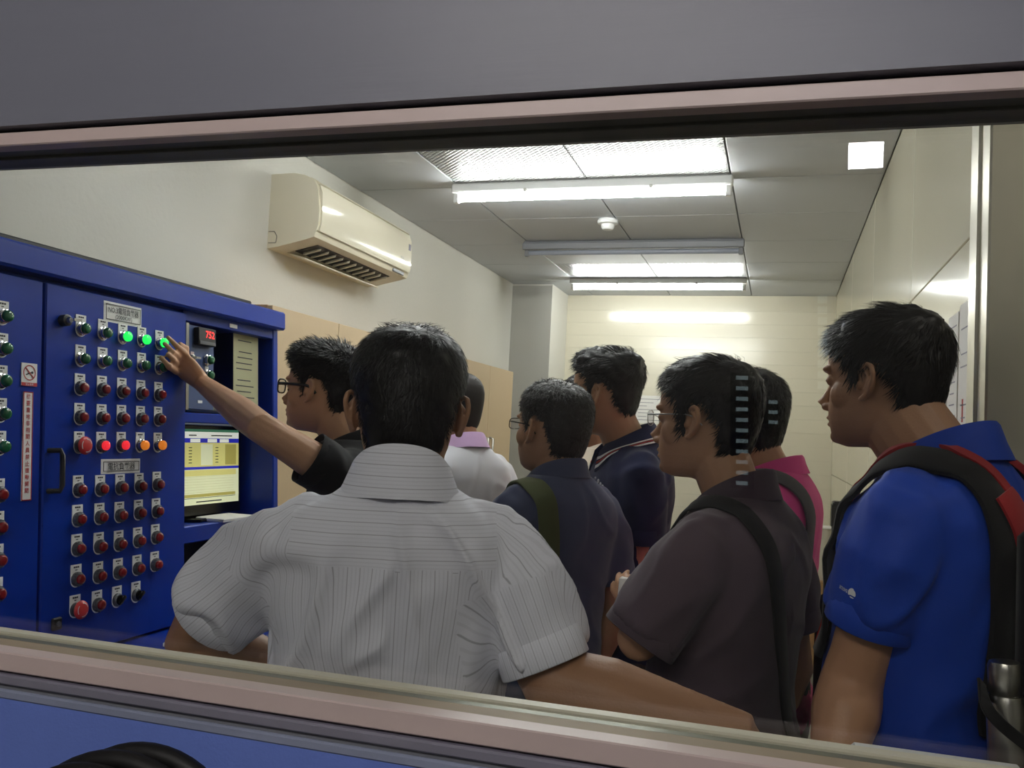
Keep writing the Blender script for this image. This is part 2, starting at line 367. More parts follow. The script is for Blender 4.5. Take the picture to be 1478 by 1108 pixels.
# ---------------------------------------------------------------- blue control cabinet
P0 = V3((-1.62, 0, 1.5)); PT = nrm((-.073, 0, 1)); PN = nrm((1, 0, .073)); PU = V3((0, 1, 0))
def ps(u, v):
    r = ray(u, v); p = CAM + r * (((P0 + PN * .014 - CAM) @ PN) / (r @ PN)); return p[1], (p - P0) @ PT
def pp(s, t, n=0): return P0 + PU * s + PT * t + PN * n
def pbox(mb, s0, s1, t0, t1, n0, n1, m=0, ch=0):
    return mb.obox(pp((s0 + s1) / 2, (t0 + t1) / 2, (n0 + n1) / 2), PU * abs(s1 - s0) / 2, PT * abs(t1 - t0) / 2, PN * abs(n1 - n0) / 2, m, ch)
def prect(mb, u0, v0, u1, v1, n0, n1, m=0, ch=0):
    # a panel-aligned box from the middle of its edges in the picture
    s0 = ps(u0, (v0 + v1) / 2)[0]; s1 = ps(u1, (v0 + v1) / 2)[0]; t0 = ps((u0 + u1) / 2, v0)[1]; t1 = ps((u0 + u1) / 2, v1)[1]
    return pbox(mb, s0, s1, t0, t1, n0, n1, m, ch)
S0 = 1.03; S1 = ps(405, 500)[0]; SD0 = ps(62, 600)[0]; SD1 = ps(268, 600)[0]
TTOP = ps(406.6, 452.3)[1]; THB = ps(406.6, 478)[1]; TD = ps(269.5, 452)[1]; TB = ps(250, 906)[1]
ZD = pp(0, TB, 0)[2]
cab = tag(empty('control_cabinet', (-1.65, (S0 + S1) / 2, 0)), 'large blue control cabinet covered with push buttons and lamps', 'control cabinet')
obj('header', pbox(MB(), S0, S1, THB, TTOP, -.3, .035, 0, .006), 'cab_blue', cab)
obj('lid', MB().box((-1.93, S0, pp(0, TTOP)[2] - .03), (-1.72, S1 - .04, pp(0, TTOP)[2] + .035), 0, .004), 'black', cab)  # black strip along the cabinet top, rising above the header
obj('back_panel', MB().box((-1.94, S0, ZD), (-1.925, S1, pp(0, THB)[2])), 'cab_blue_dark', cab)
b = pbox(MB(), S0, SD0, TB, THB + .01, -.28, -.012); obj('door_carcass', pbox(b, SD0, SD1 - .012, TB, THB + .01, -.28, -.012), 'cab_blue', cab)
ld = obj('door', pbox(MB(), S0 + .02, SD0 - .003, TB + .006, TD, -.01, .012, 0, .003), 'cab_blue', cab)
rd = obj('door', pbox(MB(), SD0 + .003, SD1, TB + .006, TD, -.01, .014, 0, .003), 'cab_blue', cab)
# right bay: posts, shelves
obj('side_post', pbox(MB(), S1 - .03, S1, TB, THB + .01, -.3, .004, 0, .003), 'cab_blue', cab)
obj('side_post', pbox(MB(), SD1 + .002, SD1 + .012, TB, THB + .01, -.05, .002), 'cab_blue', cab)
tsh0, tsh1 = ps(330, 598)[1], ps(330, 612)[1]
obj('shelf', pbox(MB(), SD1 + .002, S1 - .03, tsh1, tsh0, -.29, .004, 0, .003), 'cab_blue', cab)
tm0, tm1 = ps(300, 756)[1], ps(300, 780)[1]
obj('shelf', pbox(MB(), SD1 + .002, S1 - .03, tm1, tm0, -.29, .006, 0, .003), 'cab_blue', cab)
obj('top_rail', pbox(MB(), SD1 + .002, S1 - .03, THB - .03, THB + .01, -.03, .002, 0, .002), 'cab_blue', cab)
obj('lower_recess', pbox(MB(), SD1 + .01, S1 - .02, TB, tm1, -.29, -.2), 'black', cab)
obj('side_wall', pbox(MB(), S1 - .012, S1, TB, THB, -.3, -.001), 'cab_blue', cab)
prect(q := MB(), 330, 766, 344, 772, .006, .0075); obj('shelf_label', q, 'plate_white', cab)
prect(q := MB(), 335.5, 467.5, 346, 473, .004, .0055); obj('rail_label', q, 'plate_white', cab)
# base with desk top
obj('base_unit', MB().box((-1.94, S0, .1), (-1.36, S1, ZD - .035), 0, .006), 'cab_blue', cab)
obj('plinth', MB().box((-1.92, S0 + .02, 0), (-1.42, S1 - .02, .1)), 'black', cab)
obj('desk_top', MB().box((-1.94, S0, ZD - .035), (-1.3, S1 + .005, ZD), 0, .006), 'cab_blue', cab)
for k in range(2):
    y0 = S0 + .03 + k * (S1 - S0 - .05) / 2; d = obj('base_door', MB().box((-1.36, y0, .14), (-1.345, y0 + (S1 - S0 - .09) / 2, ZD - .06), 0, .004), 'cab_blue', cab)
    obj('handle', MB().box((-1.345, y0 + .04, .5), (-1.33, y0 + .06, .62), 0, .004), 'black', d)
# fittings on the doors
s, t = ps(78, 680); ta, tb_ = ps(80, 650)[1], ps(80, 708)[1]
obj('handle', MB().tube([pp(s - .018, ta, .012), pp(s - .004, ta, .036), pp(s, ta - .012, .038), pp(s, tb_ + .012, .038), pp(s - .004, tb_, .036), pp(s - .018, tb_, .012)], .0062, 8), 'black', rd, 40)
s, t = ps(90, 462.5); o = obj('lock', MB().lathe([(.014, .012), (.014, .03), (.009, .032)], pp(s, t), PN, 14), 'black', rd, 40)
obj('key', MB().lathe([(.0075, .032), (.006, .04)], pp(s, t), PN, 10).obox(pp(s + .014, t + .001, .046), PU * .012, PT * .0035, PN * .0012), 'steel', rd, 40)
s, t = ps(80, 900); obj('latch', pbox(MB(), s - .014, s + .014, t - .014, t + .014, .012, .022, 0, .003), 'black', rd)
obj('latch_core', MB().lathe([(.006, .022), (.006, .026)], pp(s, t), PN, 8), 'bezel_grey', rd)
# signs
def sign(u0, v0, u1, v1, name, label, par):
    q = prect(MB(), u0, v0, u1, v1, .0125, .0142); o = obj(name, q, 'plate_white', par); o['label'] = label; return o
def sframe(u0, v0, u1, v1):
    um, vm = (u0 + u1) / 2, (v0 + v1) / 2; return ps(u0, vm)[0], ps(u1, vm)[0], ps(um, v1)[1], ps(um, v0)[1]
def border(mb, s0, s1, t0, t1, ins, th, n, m=0):
    s0 += ins; s1 -= ins; t0 += ins; t1 -= ins
    for a in ((s0, s1, t0, t0 + th), (s0, s1, t1 - th, t1), (s0, s0 + th, t0, t1), (s1 - th, s1, t0, t1)): pbox(mb, a[0], a[1], a[2], a[3], n, n + .0005, m)
R1 = (149.5, 439, 204, 468); R2 = (145.5, 662, 202, 683)
for R, lab, lines in ((R1, 'white name plate with NO.3 and load unit lettering', (('NO.3電阻負載器', .62, .34), ('(2000KW)', .27, .26))), (R2, 'white name plate with reactive load lettering', (('電抗負載器', .5, .52),))):
    # plates hang level; picture edges slope with the panel
    um = (R[0] + R[2]) / 2; dv = 1.2
    o = sign(*R, 'name_plate', lab, cab); s0, s1, t0, t1 = sframe(*R)
    q = MB(); border(q, s0, s1, t0, t1, .006, .0018, .0162)
    for body, fy, fh in lines: put_text(q, body, pp((s0 + s1) / 2, t0 + (t1 - t0) * fy, .0167), PU, PT, (t1 - t0) * fh, (s1 - s0) * .8, bold=.01)
    obj('lettering', q, 'ink', o)
R3 = (31, 524, 53.5, 557); o = sign(*R3, 'no_smoking_sign', 'white no smoking sign with red ring', cab); s0, s1, t0, t1 = sframe(*R3); h = t1 - t0
q = MB(); cc = ((s0 + s1) / 2, t0 + h * .58); r = (s1 - s0) * .4
ring = lambda rr, n: [pp(cc[0] + rr * math.cos(a), cc[1] + rr * math.sin(a), n) for a in np.linspace(0, 2 * math.pi, 28, endpoint=False)]
q.loft([ring(r, .0146), ring(r * .86, .0146)], 0, False)
q.obox(pp(cc[0], cc[1], .0148), (PU - PT) * r * .66, (PU + PT) * r * .05, PN * .0003)
pbox(q, s0, s1, t0, t0 + h * .15, .0142, .0148); obj('red_marks', q, 'red_ink', o)
q = MB(); q.obox(pp(cc[0] - r * .1, cc[1] - r * .1, .0144), (PU * .9 + PT * .35) * r * .5, (PT - PU * .35) * r * .07, PN * .0003); q.lathe([(r * .17, .0141), (r * .17, .0146)], pp(cc[0] + r * .45, cc[1] + r * .05), PN, 12)
obj('cigarette_mark', q, 'ink', o)
q = MB(); put_text(q, '禁止吸煙', pp((s0 + s1) / 2, t0 + h * .075, .0152), PU, PT, h * .1, (s1 - s0) * .8); obj('lettering', q, 'white_ink', o)
R4 = (32.2, 565, 46.5, 722); o = sign(*R4, 'warning_sign', 'tall narrow white sign with red vertical lettering', cab); s0, s1, t0, t1 = sframe(*R4)
q = MB(); border(q, s0, s1, t0, t1, .0, .0022, .0142); chars = '機要重地非相關人員禁止擅動開關'
for k, c in enumerate(chars): put_text(q, c, pp((s0 + s1) / 2, t1 - (t1 - t0) * (.045 + (k) * .0618), .0148), PU, PT, (t1 - t0) * .046, bold=.012)
obj('lettering', q, 'red_ink', o)
# buttons and lamps: each a part with its own label plate and cap
def proto(kind):
    bz, cp, pl = MB(), MB(), MB(); z = V3((0, 0, 0)); up, sd_ = PT, PU
    pts = []
    for k in range(13):
        a = math.pi + math.pi * k / 12; pts.append((math.cos(a) * .0165, math.sin(a) * .0165 - .003))
    pts += [(.0165, .034), (-.0165, .034)]
    pl.loft([[sd_ * p[0] + up * p[1] + PN * h for p in pts] for h in (0.0142, .0158)])
    for q in (-.006, .0, .006): pl.obox(sd_ * q + up * .028 + PN * .0161, sd_ * .0022, up * .0019, PN * .0003, 1)
    pl.obox(up * .0215 + PN * .0161, sd_ * .003, up * .001, PN * .0003, 1)
    if kind == 'lamp':
        bz.lathe([(.0155, .0155), (.0165, .019), (.0165, .023), (.013, .0255), (.0125, .035), (.0145, .037), (.0145, .043), (.0125, .045)], z, PN, 18)
        cp.lathe([(.0115, .044), (.0128, .046), (.0128, .058), (.011, .064), (.006, .067)], z, PN, 16)
    elif kind == 'button':
        bz.lathe([(.0155, .0155), (.0165, .018), (.0165, .024), (.0155, .027), (.0155, .04), (.0135, .042)], z, PN, 18)
        for k in range(12):
            a = k * math.pi / 6; d = sd_ * math.cos(a) + up * math.sin(a); bz.obox(d * .0158 + PN * .033, d * .0012, np.cross(d, PN) * .0018, PN * .006)
        cp.lathe([(.0105, .041), (.0115, .043), (.0115, .056), (.0095, .06), (.004, .061)], z, PN, 16)
    elif kind == 'estop':
        bz.lathe([(.0155, .0155), (.0165, .018), (.0165, .03), (.012, .034), (.010, .046)], z, PN, 18)
        cp.lathe([(.012, .045), (.0205, .049), (.022, .055), (.0205, .062), (.015, .067), (.006, .069)], z, PN, 22)
        for a0 in (.3, 2.4, 4.5):
            cp.loft([[(sd_ * math.cos(a) + up * math.sin(a)) * rr + PN * hh for a in np.linspace(a0, a0 + 1.3, 8)] for rr, hh in ((.0165, .0672), (.0145, .0684))], 1, False, False)
    else:
        bz.lathe([(.0155, .0155), (.0165, .018), (.0165, .028), (.014, .032), (.013, .036)], z, PN, 18)
        cp.lathe([(.012, .036), (.012, .043)], z, PN, 14).obox(PN * .051, (sd_ * .8 + up * .6) * .014, (up * .8 - sd_ * .6) * .005, PN * .008, 0, .002)
    for mb_ in (bz, cp):
        for i, p in enumerate(mb_.v):
            h = V3(p) @ PN; mb_.v[i] = tuple(V3(p) - PN * (h - .0142) * .54)
    return bz, cp, pl
PROTO = {}
def button(u, v, kind, capm, name):
    key = (kind, capm)
    s, t = ps(u - 3.5, v - .5); p = pp(s, t); bm_ = 'chrome' if kind == 'lamp' else 'bezel_grey'
    if key not in PROTO:
        bz, cp, pl = proto(kind); PROTO[key] = []
        o = obj(name, bz, bm_, None, 40, origin=(0, 0, 0)); c = obj('cap', cp, [capm, 'white_ink'], None, 50, origin=(0, 0, 0)); l = obj('label_plate', pl, ['plate_white', 'ink'], None, origin=(0, 0, 0))
        PROTO[key] = [x.data for x in (o, c, l)]
        for x in (o, c, l): bpy.data.objects.remove(x)
    d = PROTO[key]
    o = finish(bpy.data.objects.new(name, d[0]), p, cab)
    finish(bpy.data.objects.new('cap', d[1]), p, o); finish(bpy.data.objects.new('label_plate', d[2]), p, o)
    return o
colx = [(119.5, 475, 881), (151, 481, 865), (180, 486.5, 864.5), (207.5, 491, 858.5), (233, 495, 852)]
rows = [[475, 481, 486.5, 491, 495.5], [518.5, 521.5, 525, 528, 531], [560, 562.5, 565, 567.5, 570], [602.5, 603.5, 604, 605, 605.5], [643.5, 643.5, 643, 643, 643],
        [707, 706, 704, 702, 699.5], [749.5, 746.5, 744, 740.5, 738], [792, 789, 785.5, 780.5, 775.5], [836, 831.5, 826, 820.5, 815], [880, 873, 866, 859]]
offs = [119.5, 119, 118, 117.5, 117, 115.5, 114.5, 113.5, 112.5, 111]
basex = [0, 31.7, 60.5, 88, 113.5]
for r, row in enumerate(rows):
    for c, v in enumerate(row):
        u = offs[r] + basex[c] - (2 if r < 0 else 0)
        if r < 2: k, cm, nm = 'lamp', 'cap_green_lit' if (r == 0 and c >= 2) else 'cap_green', 'indicator_lamp'
        elif r == 4: k, cm, nm = [('estop', 'mushroom_red', 'emergency_stop'), ('button', 'cap_red_lit', 'push_button'), ('button', 'cap_red_lit', 'push_button'), ('lamp', 'cap_amber', 'indicator_lamp'), ('lamp', 'cap_amber', 'indicator_lamp')][c]
        elif r == 9: k, cm, nm = [('estop', 'mushroom_red', 'emergency_stop'), ('button', 'cap_red', 'push_button'), ('selector', 'black_gloss', 'selector_switch'), ('selector', 'black_gloss', 'selector_switch')][c]
        else: k, cm, nm = 'button', 'cap_red', 'push_button'
        button(u, v, k, cm, nm)
for u, v, k, cm in ((6, 457, 'lamp', 'cap_green'), (5, 503.5, 'lamp', 'cap_green'), (4, 550, 'lamp', 'cap_green'), (3, 597.5, 'lamp', 'cap_green'), (2, 645, 'lamp', 'cap_green'), (0, 714, 'button', 'cap_red'), (-1, 761.5, 'button', 'cap_red'), (-2, 809, 'button', 'cap_red'), (-3, 857.5, 'button', 'cap_red')):
    button(u, v, k, cm, 'indicator_lamp' if k == 'lamp' else 'push_button')
# small controller panel
cpn = obj('controller_panel', prect(MB(), 273.5, 471, 313, 590.5, -.012, .003, 0, .001), 'cab_grey_blue', cab)
obj('steel_strip', prect(MB(), 272.5, 465, 276.5, 591, .003, .005), 'steel', cpn)
obj('meter', prect(MB(), 284, 474, 308.5, 499, .003, .022, 0, .002), 'black', cpn)
s0, s1, t0, t1 = sframe(284, 474, 308.5, 499)
obj('meter_keys', pbox(MB(), s0 + .004, s1 - .003, t0 + .002, t0 + .012, .022, .0235), 'bezel_grey', cpn)
q = MB(); put_text(q, '752', pp(s0 + (s1 - s0) * .64, t0 + (t1 - t0) * .64, .0228), PU, PT, .021, .05, bold=.01); obj('digits', q, 'led_red', cpn)
for u, v in ((302.5, 519.5), (302.5, 541.5)):
    s, t = ps(u, v); p = pp(s, t, -.012); d = PROTO[('lamp', 'cap_green')]
    o = finish(bpy.data.objects.new('indicator_lamp', d[0]), p, cab); finish(bpy.data.objects.new('cap', d[1]), p, o)
s, t = ps(302.5, 531); obj('label', pbox(MB(), s - .008, s + .008, t - .008, t + .005, .003, .0045), 'plate_white', cpn)
s, t = ps(281.5, 516); obj('key_switch', MB().lathe([(.01, .003), (.01, .01), (.006, .014)], pp(s, t), PN, 12).obox(pp(s + .008, t, .02), PU * .011, PT * .003, PN * .001), 'steel', cpn, 40)
obj('tape_label', pbox(MB(), s - .007, s + .009, t + .008, t + .018, .003, .0045), 'pink_strip', cpn)
s, t = ps(293, 579); obj('label', pbox(MB(), s - .011, s + .011, t - .005, t + .003, .003, .0042), 'plate_white', cpn)
# inside the upper bay
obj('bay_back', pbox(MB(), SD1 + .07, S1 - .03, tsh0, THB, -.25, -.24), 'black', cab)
obj('dark_device', pbox(MB(), ps(313, 540)[0], ps(352, 540)[0], tsh0, THB - .03, -.2, -.1, 0, .004), 'dark_red', cab)
nt_ = tag(obj('notice_sheet', prect(MB(), 353, 483, 388, 590, -.028, -.0265), 'paper_old'), 'yellowed notice sheet taped inside the cabinet bay', 'notice')
s0, s1, t0, t1 = sframe(353, 483, 388, 590); q = MB()
for k in range(11):
    if k in (1, 6): continue
    a = s0 + .012; q.obox(pp((a + s1 - .02) / 2 + random.uniform(-.008, .004), t1 - .02 - k * (t1 - t0 - .04) / 11, -.0262), PU * (s1 - s0) * random.uniform(.25, .38), PT * .0016, PN * .0002)
obj('print_lines', q, 'ink', nt_)
pr_ = pp(ps(340, 575)[0], tsh0 + .012, -.05)
rl = tag(obj('paper_roll', MB().tube([pr_ + V3((-.05, -.09, .01)), pr_ + V3((.03, .06, .006))], .014, 12), 'paper_old', None, 40), 'rolled yellowed paper lying on cabinet shelf behind the arm', 'paper roll')
# monitor
mon = tag(empty('monitor', pp(ps(300, 740)[0], tm0, -.1)), 'black monitor with yellow and blue readout inside the cabinet', 'monitor')
MN = -.1
sa, sb = ps(246, 670)[0], ps(352, 670)[0]
def ms(u, v):
    r = ray(u, v); p = CAM + r * (((P0 + PN * MN - CAM) @ PN) / (r @ PN)); return p[1], (p - P0) @ PT
m0, m1 = ms(238, 670)[0], ms(345, 670)[0]; mt1, mt0 = ms(300, 619.5)[1], ms(300, 727)[1]
obj('bezel', pbox(MB(), m0 - .012, m1 + .014, mt0 - .035, mt1 + .018, MN - .035, MN - .003, 0, .004), 'black_gloss', mon)
obj('stand', pbox(pbox(MB(), (m0 + m1) / 2 - .03, (m0 + m1) / 2 + .03, tm0 + .008, mt0, MN - .03, MN - .018), (m0 + m1) / 2 - .1, (m0 + m1) / 2 + .1, tm0, tm0 + .012, MN - .09, MN + .06, 0, .003), 'black_gloss', mon)
q = MB(); ht = mt1 - mt0; ws = m1 - m0
def sr(a, b_, c, d, mi, dn=0): pbox(q, m0 + ws * a, m0 + ws * b_, mt0 + ht * c, mt0 + ht * d, MN - .003, MN - .002 + dn, mi)
sr(0, 1, 0, 1, 1); sr(0, 1, .965, 1, 0, .0002); sr(0, 1, .88, .965, 5, .0002); sr(0, 1, .82, .88, 4, .0003); sr(0, 1, .50, .82, 2, .0002); sr(0, 1, .465, .50, 4, .0003)
sr(0, .98, .02, .465, 1, .0003); sr(.96, 1, .0, .465, 1, .0002); sr(.0, .96, .38, .455, 2, .0004); sr(0, .95, .10, .14, 3, .0004)
for a in (.02, .32, .55, .72): sr(a, a + .13, .825, .872, 5, .0004)
for a, b_ in ((.46, .62), (.8, .96)): sr(a, b_, .52, .8, 3 if a > .7 else 1, .0004)
for k in range(6): sr(.3, .34, .55 + k * .04, .56 + k * .04, 6, .0005); sr(.66, .7, .55 + k * .04, .56 + k * .04, 6, .0005)
for k in range(7): sr(.04, .93, .16 + k * .035, .162 + k * .035, 3, .0006)
sr(0, .95, .085, .092, 6, .0006); sr(.05, .2, .03, .045, 6, .0006); sr(.4, .75, .03, .045, 6, .0006); sr(.3, .4, .91, .925, 6, .0006); sr(.6, .9, .91, .925, 6, .0006)
obj('screen', q, ['scr_green', 'scr_pale', 'scr_yellow', 'scr_olive', 'scr_blue', 'scr_white', 'ink'], mon)
s, t = ps(335, 750); pc = pp(s + .03, tm0 + .006, -.03)
tag(obj('paper_pad', MB().box(pc + V3((-.05, -.08, -.005)), pc + V3((.05, .09, .006)), 0, .002), 'paper'), 'white paper pad on the monitor shelf', 'paper pad')
pd = onZ(270, 922, ZD); tag(obj('notepad', MB().obox((max(pd[0], -1.4), pd[1], ZD + .005), (.075, .02, 0), (-.015, .075, 0), (0, 0, .0045), 0, .001), 'paper'), 'white notepad lying on the blue desk ledge', 'notepad')

# ---------------------------------------------------------------- air conditioner on the left wall
y0, y1 = 3.07, 3.98
ac = tag(empty('air_conditioner', (XL, (y0 + y1) / 2, 2.17)), 'cream wall-mounted air conditioner with open louvre', 'air conditioner')
prof = [(0, 2.475), (.10, 2.477), (.15, 2.468), (.19, 2.448), (.208, 2.42), (.222, 2.33), (.222, 2.27), (.205, 2.222), (.17, 2.212), (.05, 2.185), (0, 2.178)]
b = MB().loft([[(XL + x, y, z) for x, z in prof] for y in (y0, y0 + .006, y1 - .006, y1)]); obj('casing', b, 'ac_cream', ac, 35)
fp_ = [(.212, 2.43), (.2245, 2.40), (.2285, 2.33), (.2285, 2.275), (.222, 2.246), (.214, 2.25), (.214, 2.42)]
b = MB().loft([[(XL + x, y, z) for x, z in fp_] for y in (y0 + .012, y1 - .012)]); fpn = obj('front_panel', b, 'ac_panel', ac, 35)
b = MB().loft([[(XL + x, y, z) for x, z in ((.17, 2.462), (.2, 2.446), (.213, 2.436), (.205, 2.43), (.16, 2.455))] for y in (y0 + .012, y1 - .012)]); obj('top_grille', b, 'ac_cream', ac, 35)
b = MB().obox((XL + .118, (y0 + y1) / 2 - .01, 2.1998), (.05, 0, .01125), (0, (y1 - y0) / 2 - .11, 0), (-.0006, 0, .0028)); obj('outlet', b, 'ac_dark', ac)
for k in range(11):
    yy = y0 + .14 + k * .063; obj('vane', MB().obox((XL + .122, yy, 2.194), (.034, 0, .0078), (.006, .0022, 0), (0, .004, .007)), 'ac_cream', ac)
obj('louvre', MB().obox((XL + .072, (y0 + y1) / 2 - .01, 2.168), (.042, 0, -.012), (0, (y1 - y0) / 2 - .11, 0), (0, 0, .004), 0, .003), 'ac_cream', ac)
q = MB(); pz = [(0.004, 2.2), (.004, 2.245), (.03, 2.245), (.042, 2.225), (.038, 2.2)]
for a, b_ in zip(pz[1:], pz[2:] + pz[:1]): q.tube([(XL + a[0], y0 - .0005, a[1]), (XL + b_[0], y0 - .0005, b_[1])], .0013, 5)
obj('pipe_knockout', q, 'ac_dark', ac)
q = MB(); put_text(q, 'TECO', (XL + .2292, y1 - .12, 2.30), (0, 1, 0), (0, 0, 1), .012, .04); obj('logo', q, 'grey_metal', fpn)
obj('sticker', MB().box((XL + .2286, y1 - .05, 2.35), (XL + .2295, y1 - .025, 2.38)), 'grey_trim', fpn)
obj('receiver', MB().box((XL + .208, y1 - .18, 2.224), (XL + .2165, y1 - .06, 2.24), 0, .002), 'grey_metal', ac)

# ---------------------------------------------------------------- wooden cupboards
XC = -1.72
cy0 = onX(400, 440, XC)[1] - .03; cy1 = onX(741, 538.8, XC)[1]; cz = onX(560, 486, XC)[2]
n_c = 3; dw = (cy1 - cy0) / n_c
for k in range(n_c):
    a, b_ = cy0 + k * dw, cy0 + (k + 1) * dw
    c = tag(empty('cupboard', ((XL + XC) / 2, (a + b_) / 2, 0)), ['pale wood cupboard right beside the blue cabinet', 'pale wood cupboard in the middle of the row', 'pale wood cupboard next to the corner pillar'][k], 'cupboard', 'row of pale wood cupboards')
    q = MB().box((XL + .004, a, .06), (XC - .02, a + .018, cz)).box((XL + .004, b_ - .018, .06), (XC - .02, b_, cz)).box((XL + .004, a + .018, cz - .018), (XC - .02, b_ - .018, cz)).box((XL + .004, a + .018, .06), (XC - .02, b_ - .018, .08)).box((XL + .004, a + .018, .08), (XL + .014, b_ - .018, cz - .018))
    obj('carcass', q, 'wood_edge', c); obj('plinth', MB().box((XL + .004, a + .01, 0), (XC - .06, b_ - .01, .06)), 'wood_edge', c)
    for j in range(2):
        d0, d1 = a + j * dw / 2 + .002, a + (j + 1) * dw / 2 - .002
        d = obj('door', MB().box((XC - .02, d0, .07), (XC, d1, cz - .001), 0, .002), 'wood', c)
        hy = d1 - .045 if j == 0 else d0 + .045
        obj('handle', MB().tube([(XC, hy, 1.18), (XC + .025, hy, 1.185), (XC + .025, hy, 1.455), (XC, hy, 1.46)], .008, 8), 'steel', d, 40)

# ---------------------------------------------------------------- papers, boxes
def wall_paper(y0, y1, z0, z1, label, seed, chart=False):
    o = tag(obj('wall_notice', MB().box((XR - .0016, y0, z0), (XR - .0003, y1, z1)), 'paper'), label, 'notice', 'printed sheets on the glossy wall')
    R = random.Random(seed); q = MB(); n = 9
    for k in range(n):
        if R.random() < .3: continue
        zz = z1 - .03 - k * (z1 - z0 - .06) / n; L = (y1 - y0) * R.uniform(.18, .36)
        q.box((XR - .0021, (y0 + y1) / 2 - L, zz), (XR - .0017, (y0 + y1) / 2 + L, zz + .003))
    obj('print_lines', q, 'grey_trim', o)
    if chart:
        q = MB(); q.box((XR - .0021, y0 + .06, z0 + .05), (XR - .0017, y0 + .075, z0 + .1)); obj('chart_bar', q, 'red_ink', o)
wall_paper(2.055, 2.175, 1.52, 1.83, 'printed sheet with small red bar on wall beside door post', 1, True)
wall_paper(2.19, 2.31, 1.53, 1.82, 'printed sheet in middle of three on glossy wall', 2)
wall_paper(2.325, 2.445, 1.55, 1.8, 'printed sheet behind the blue-shirted man\'s head', 3)
pa, pb = onY(918, 570, 6.93), onY(955, 612, 6.93)
bp_ = tag(obj('wall_notice', MB().box((pa[0], YB - .0145, pb[2]), (pb[0], YB - .0125, pa[2])), 'paper'), 'white sheet on the end wall behind the navy polo man', 'notice')
q = MB()
for k in range(7): q.box((pa[0] + .02, YB - .0152, pa[2] - .03 - k * .027), (pb[0] - .02 - .05 * (k % 3), YB - .0146, pa[2] - .026 - k * .027))
obj('print_lines', q, 'grey_metal', bp_)
def carton(lo, hi, label, txt=None):
    lo, hi = V3(lo), V3(hi)
    o = tag(empty('cardboard_box', ((lo[0] + hi[0]) / 2, (lo[1] + hi[1]) / 2, lo[2])), label, 'box', 'cardboard boxes by the end wall')
    obj('carton', MB().box(lo, hi - (0, 0, .004), 0, .003), 'cardboard', o)
    xm = (lo[0] + hi[0]) / 2
    for a, c in ((lo[0], xm - .001), (xm + .001, hi[0])): obj('flap', MB().box((a, lo[1], hi[2] - .004), (c, hi[1], hi[2])), 'cardboard', o)
    obj('tape', MB().box((xm - .025, lo[1] - .0008, hi[2] - .06), (xm + .025, hi[1] + .0008, hi[2] + .0008)), 'paper_old', o)
    if txt:
        q = MB(); put_text(q, txt, ((lo[0] + hi[0]) / 2 + .02, lo[1] - .001, hi[2] - .055), (1, 0, 0), (0, 0, 1), .04, .26, bold=.01); obj('lettering', q, 'ink', o)
carton((-.02, 6.4, 0), (.36, 6.8, .29), 'lower cardboard box on the floor by the end wall')
carton((.0, 6.42, .2915), (.355, 6.78, .6), 'upper cardboard box with printed black lettering', 'OSTEK')
bg = tag(empty('plastic_bag', (.3, 6.5, .6)), 'clear plastic bag standing on the cardboard boxes', 'bag')
obj('film', MB().loft([[(.295 + sx * math.cos(a) + .008 * math.sin(3 * a + z_ * 9), 6.55 + .05 * math.sin(a), z_) for a in np.linspace(0, 2 * math.pi, 16, endpoint=False)] for z_, sx in ((.602, .062), (.7, .066), (.82, .064), (.92, .068), (.955, .072))]), 'clear_plastic', bg, 60)
obj('bag_rim', MB().box((.222, 6.49, .95), (.37, 6.61, .965), 0, .004), 'paper', bg)
dv = onX(1200, 727, .34); tag(obj('wall_device', MB().box((XR - .07, 5.4, 1.02), (XR, 5.52, 1.2), 0, .008).box((XR - .076, 5.41, 1.06), (XR - .07, 5.51, 1.18)), 'black'), 'dark grey box mounted low on the glossy wall', 'wall device')
# grey cabinet under the window, near right
gcx = onZ(1300, 1080, 1.02)
gc = tag(empty('grey_cabinet', (.2, 1.15, 0)), 'low grey metal cabinet under the window', 'cabinet')
obj('body', MB().box((.115, 1.0, .0), (.295, 1.28, 1.1), 0, .004), 'white_metal', gc); obj('top', MB().box((.105, .99, 1.1), (.305, 1.292, 1.115), 0, .004), 'white_metal', gc)
for k in range(2): obj('door', MB().box((.12, 1.28, .05 + k * .53), (.29, 1.29, .56 + k * .53), 0, .003), 'grey_metal', gc)
# black cable coil on the corridor side
cc_ = onY(185, 1230, .8)
co = tag(empty('cable_coil', (cc_[0], .8, cc_[2])), 'coil of thick black cable hanging below the window', 'cable coil')
for k, (r, dy, dx, dz) in enumerate(((.098, 0, .012, 0), (.101, -.022, -.004, -.006), (.1, -.042, -.022, -.014), (.094, -.062, -.03, -.012))):
    pts = [(cc_[0] + dx + math.cos(a) * r * 1.15, .806 + dy + .006 * math.sin(a), cc_[2] + dz + math.sin(a) * r) for a in np.linspace(0, 2 * math.pi, 49)]
    obj('cable_turn', MB().tube(pts, .0105, 10), 'rubber', co, 60)
obj('hook', MB().tube([(cc_[0], .838, cc_[2] + .083), (cc_[0], .73, cc_[2] + .083), (cc_[0], .715, cc_[2] + .1)], .004, 6), 'steel', co)
# ---------------------------------------------------------------- people
mat('trousers', S(44, 44, 50), .85, var=.12, nscale=40); mat('shoe', S(26, 24, 24), .4)
mat('eye_white', S(190, 180, 172), .3); mat('eye_dark', S(22, 16, 14), .15)
def skin_mat(name, c): return mat(name, S(*c), .48, var=.10, nscale=18, bump=.12, bscale=260, spec=.4)
def cloth(name, c, rough=.88, var=.06, ns=9, sheen=.15): return mat(name, S(*c), rough, var=var, nscale=ns, bump=.12, bscale=500, sheen=sheen, spec=.25)
def hair_mat(name, c, rough=.42):
    m = mat(name, S(*c), rough, var=.5, nscale=60, spec=.3); return m

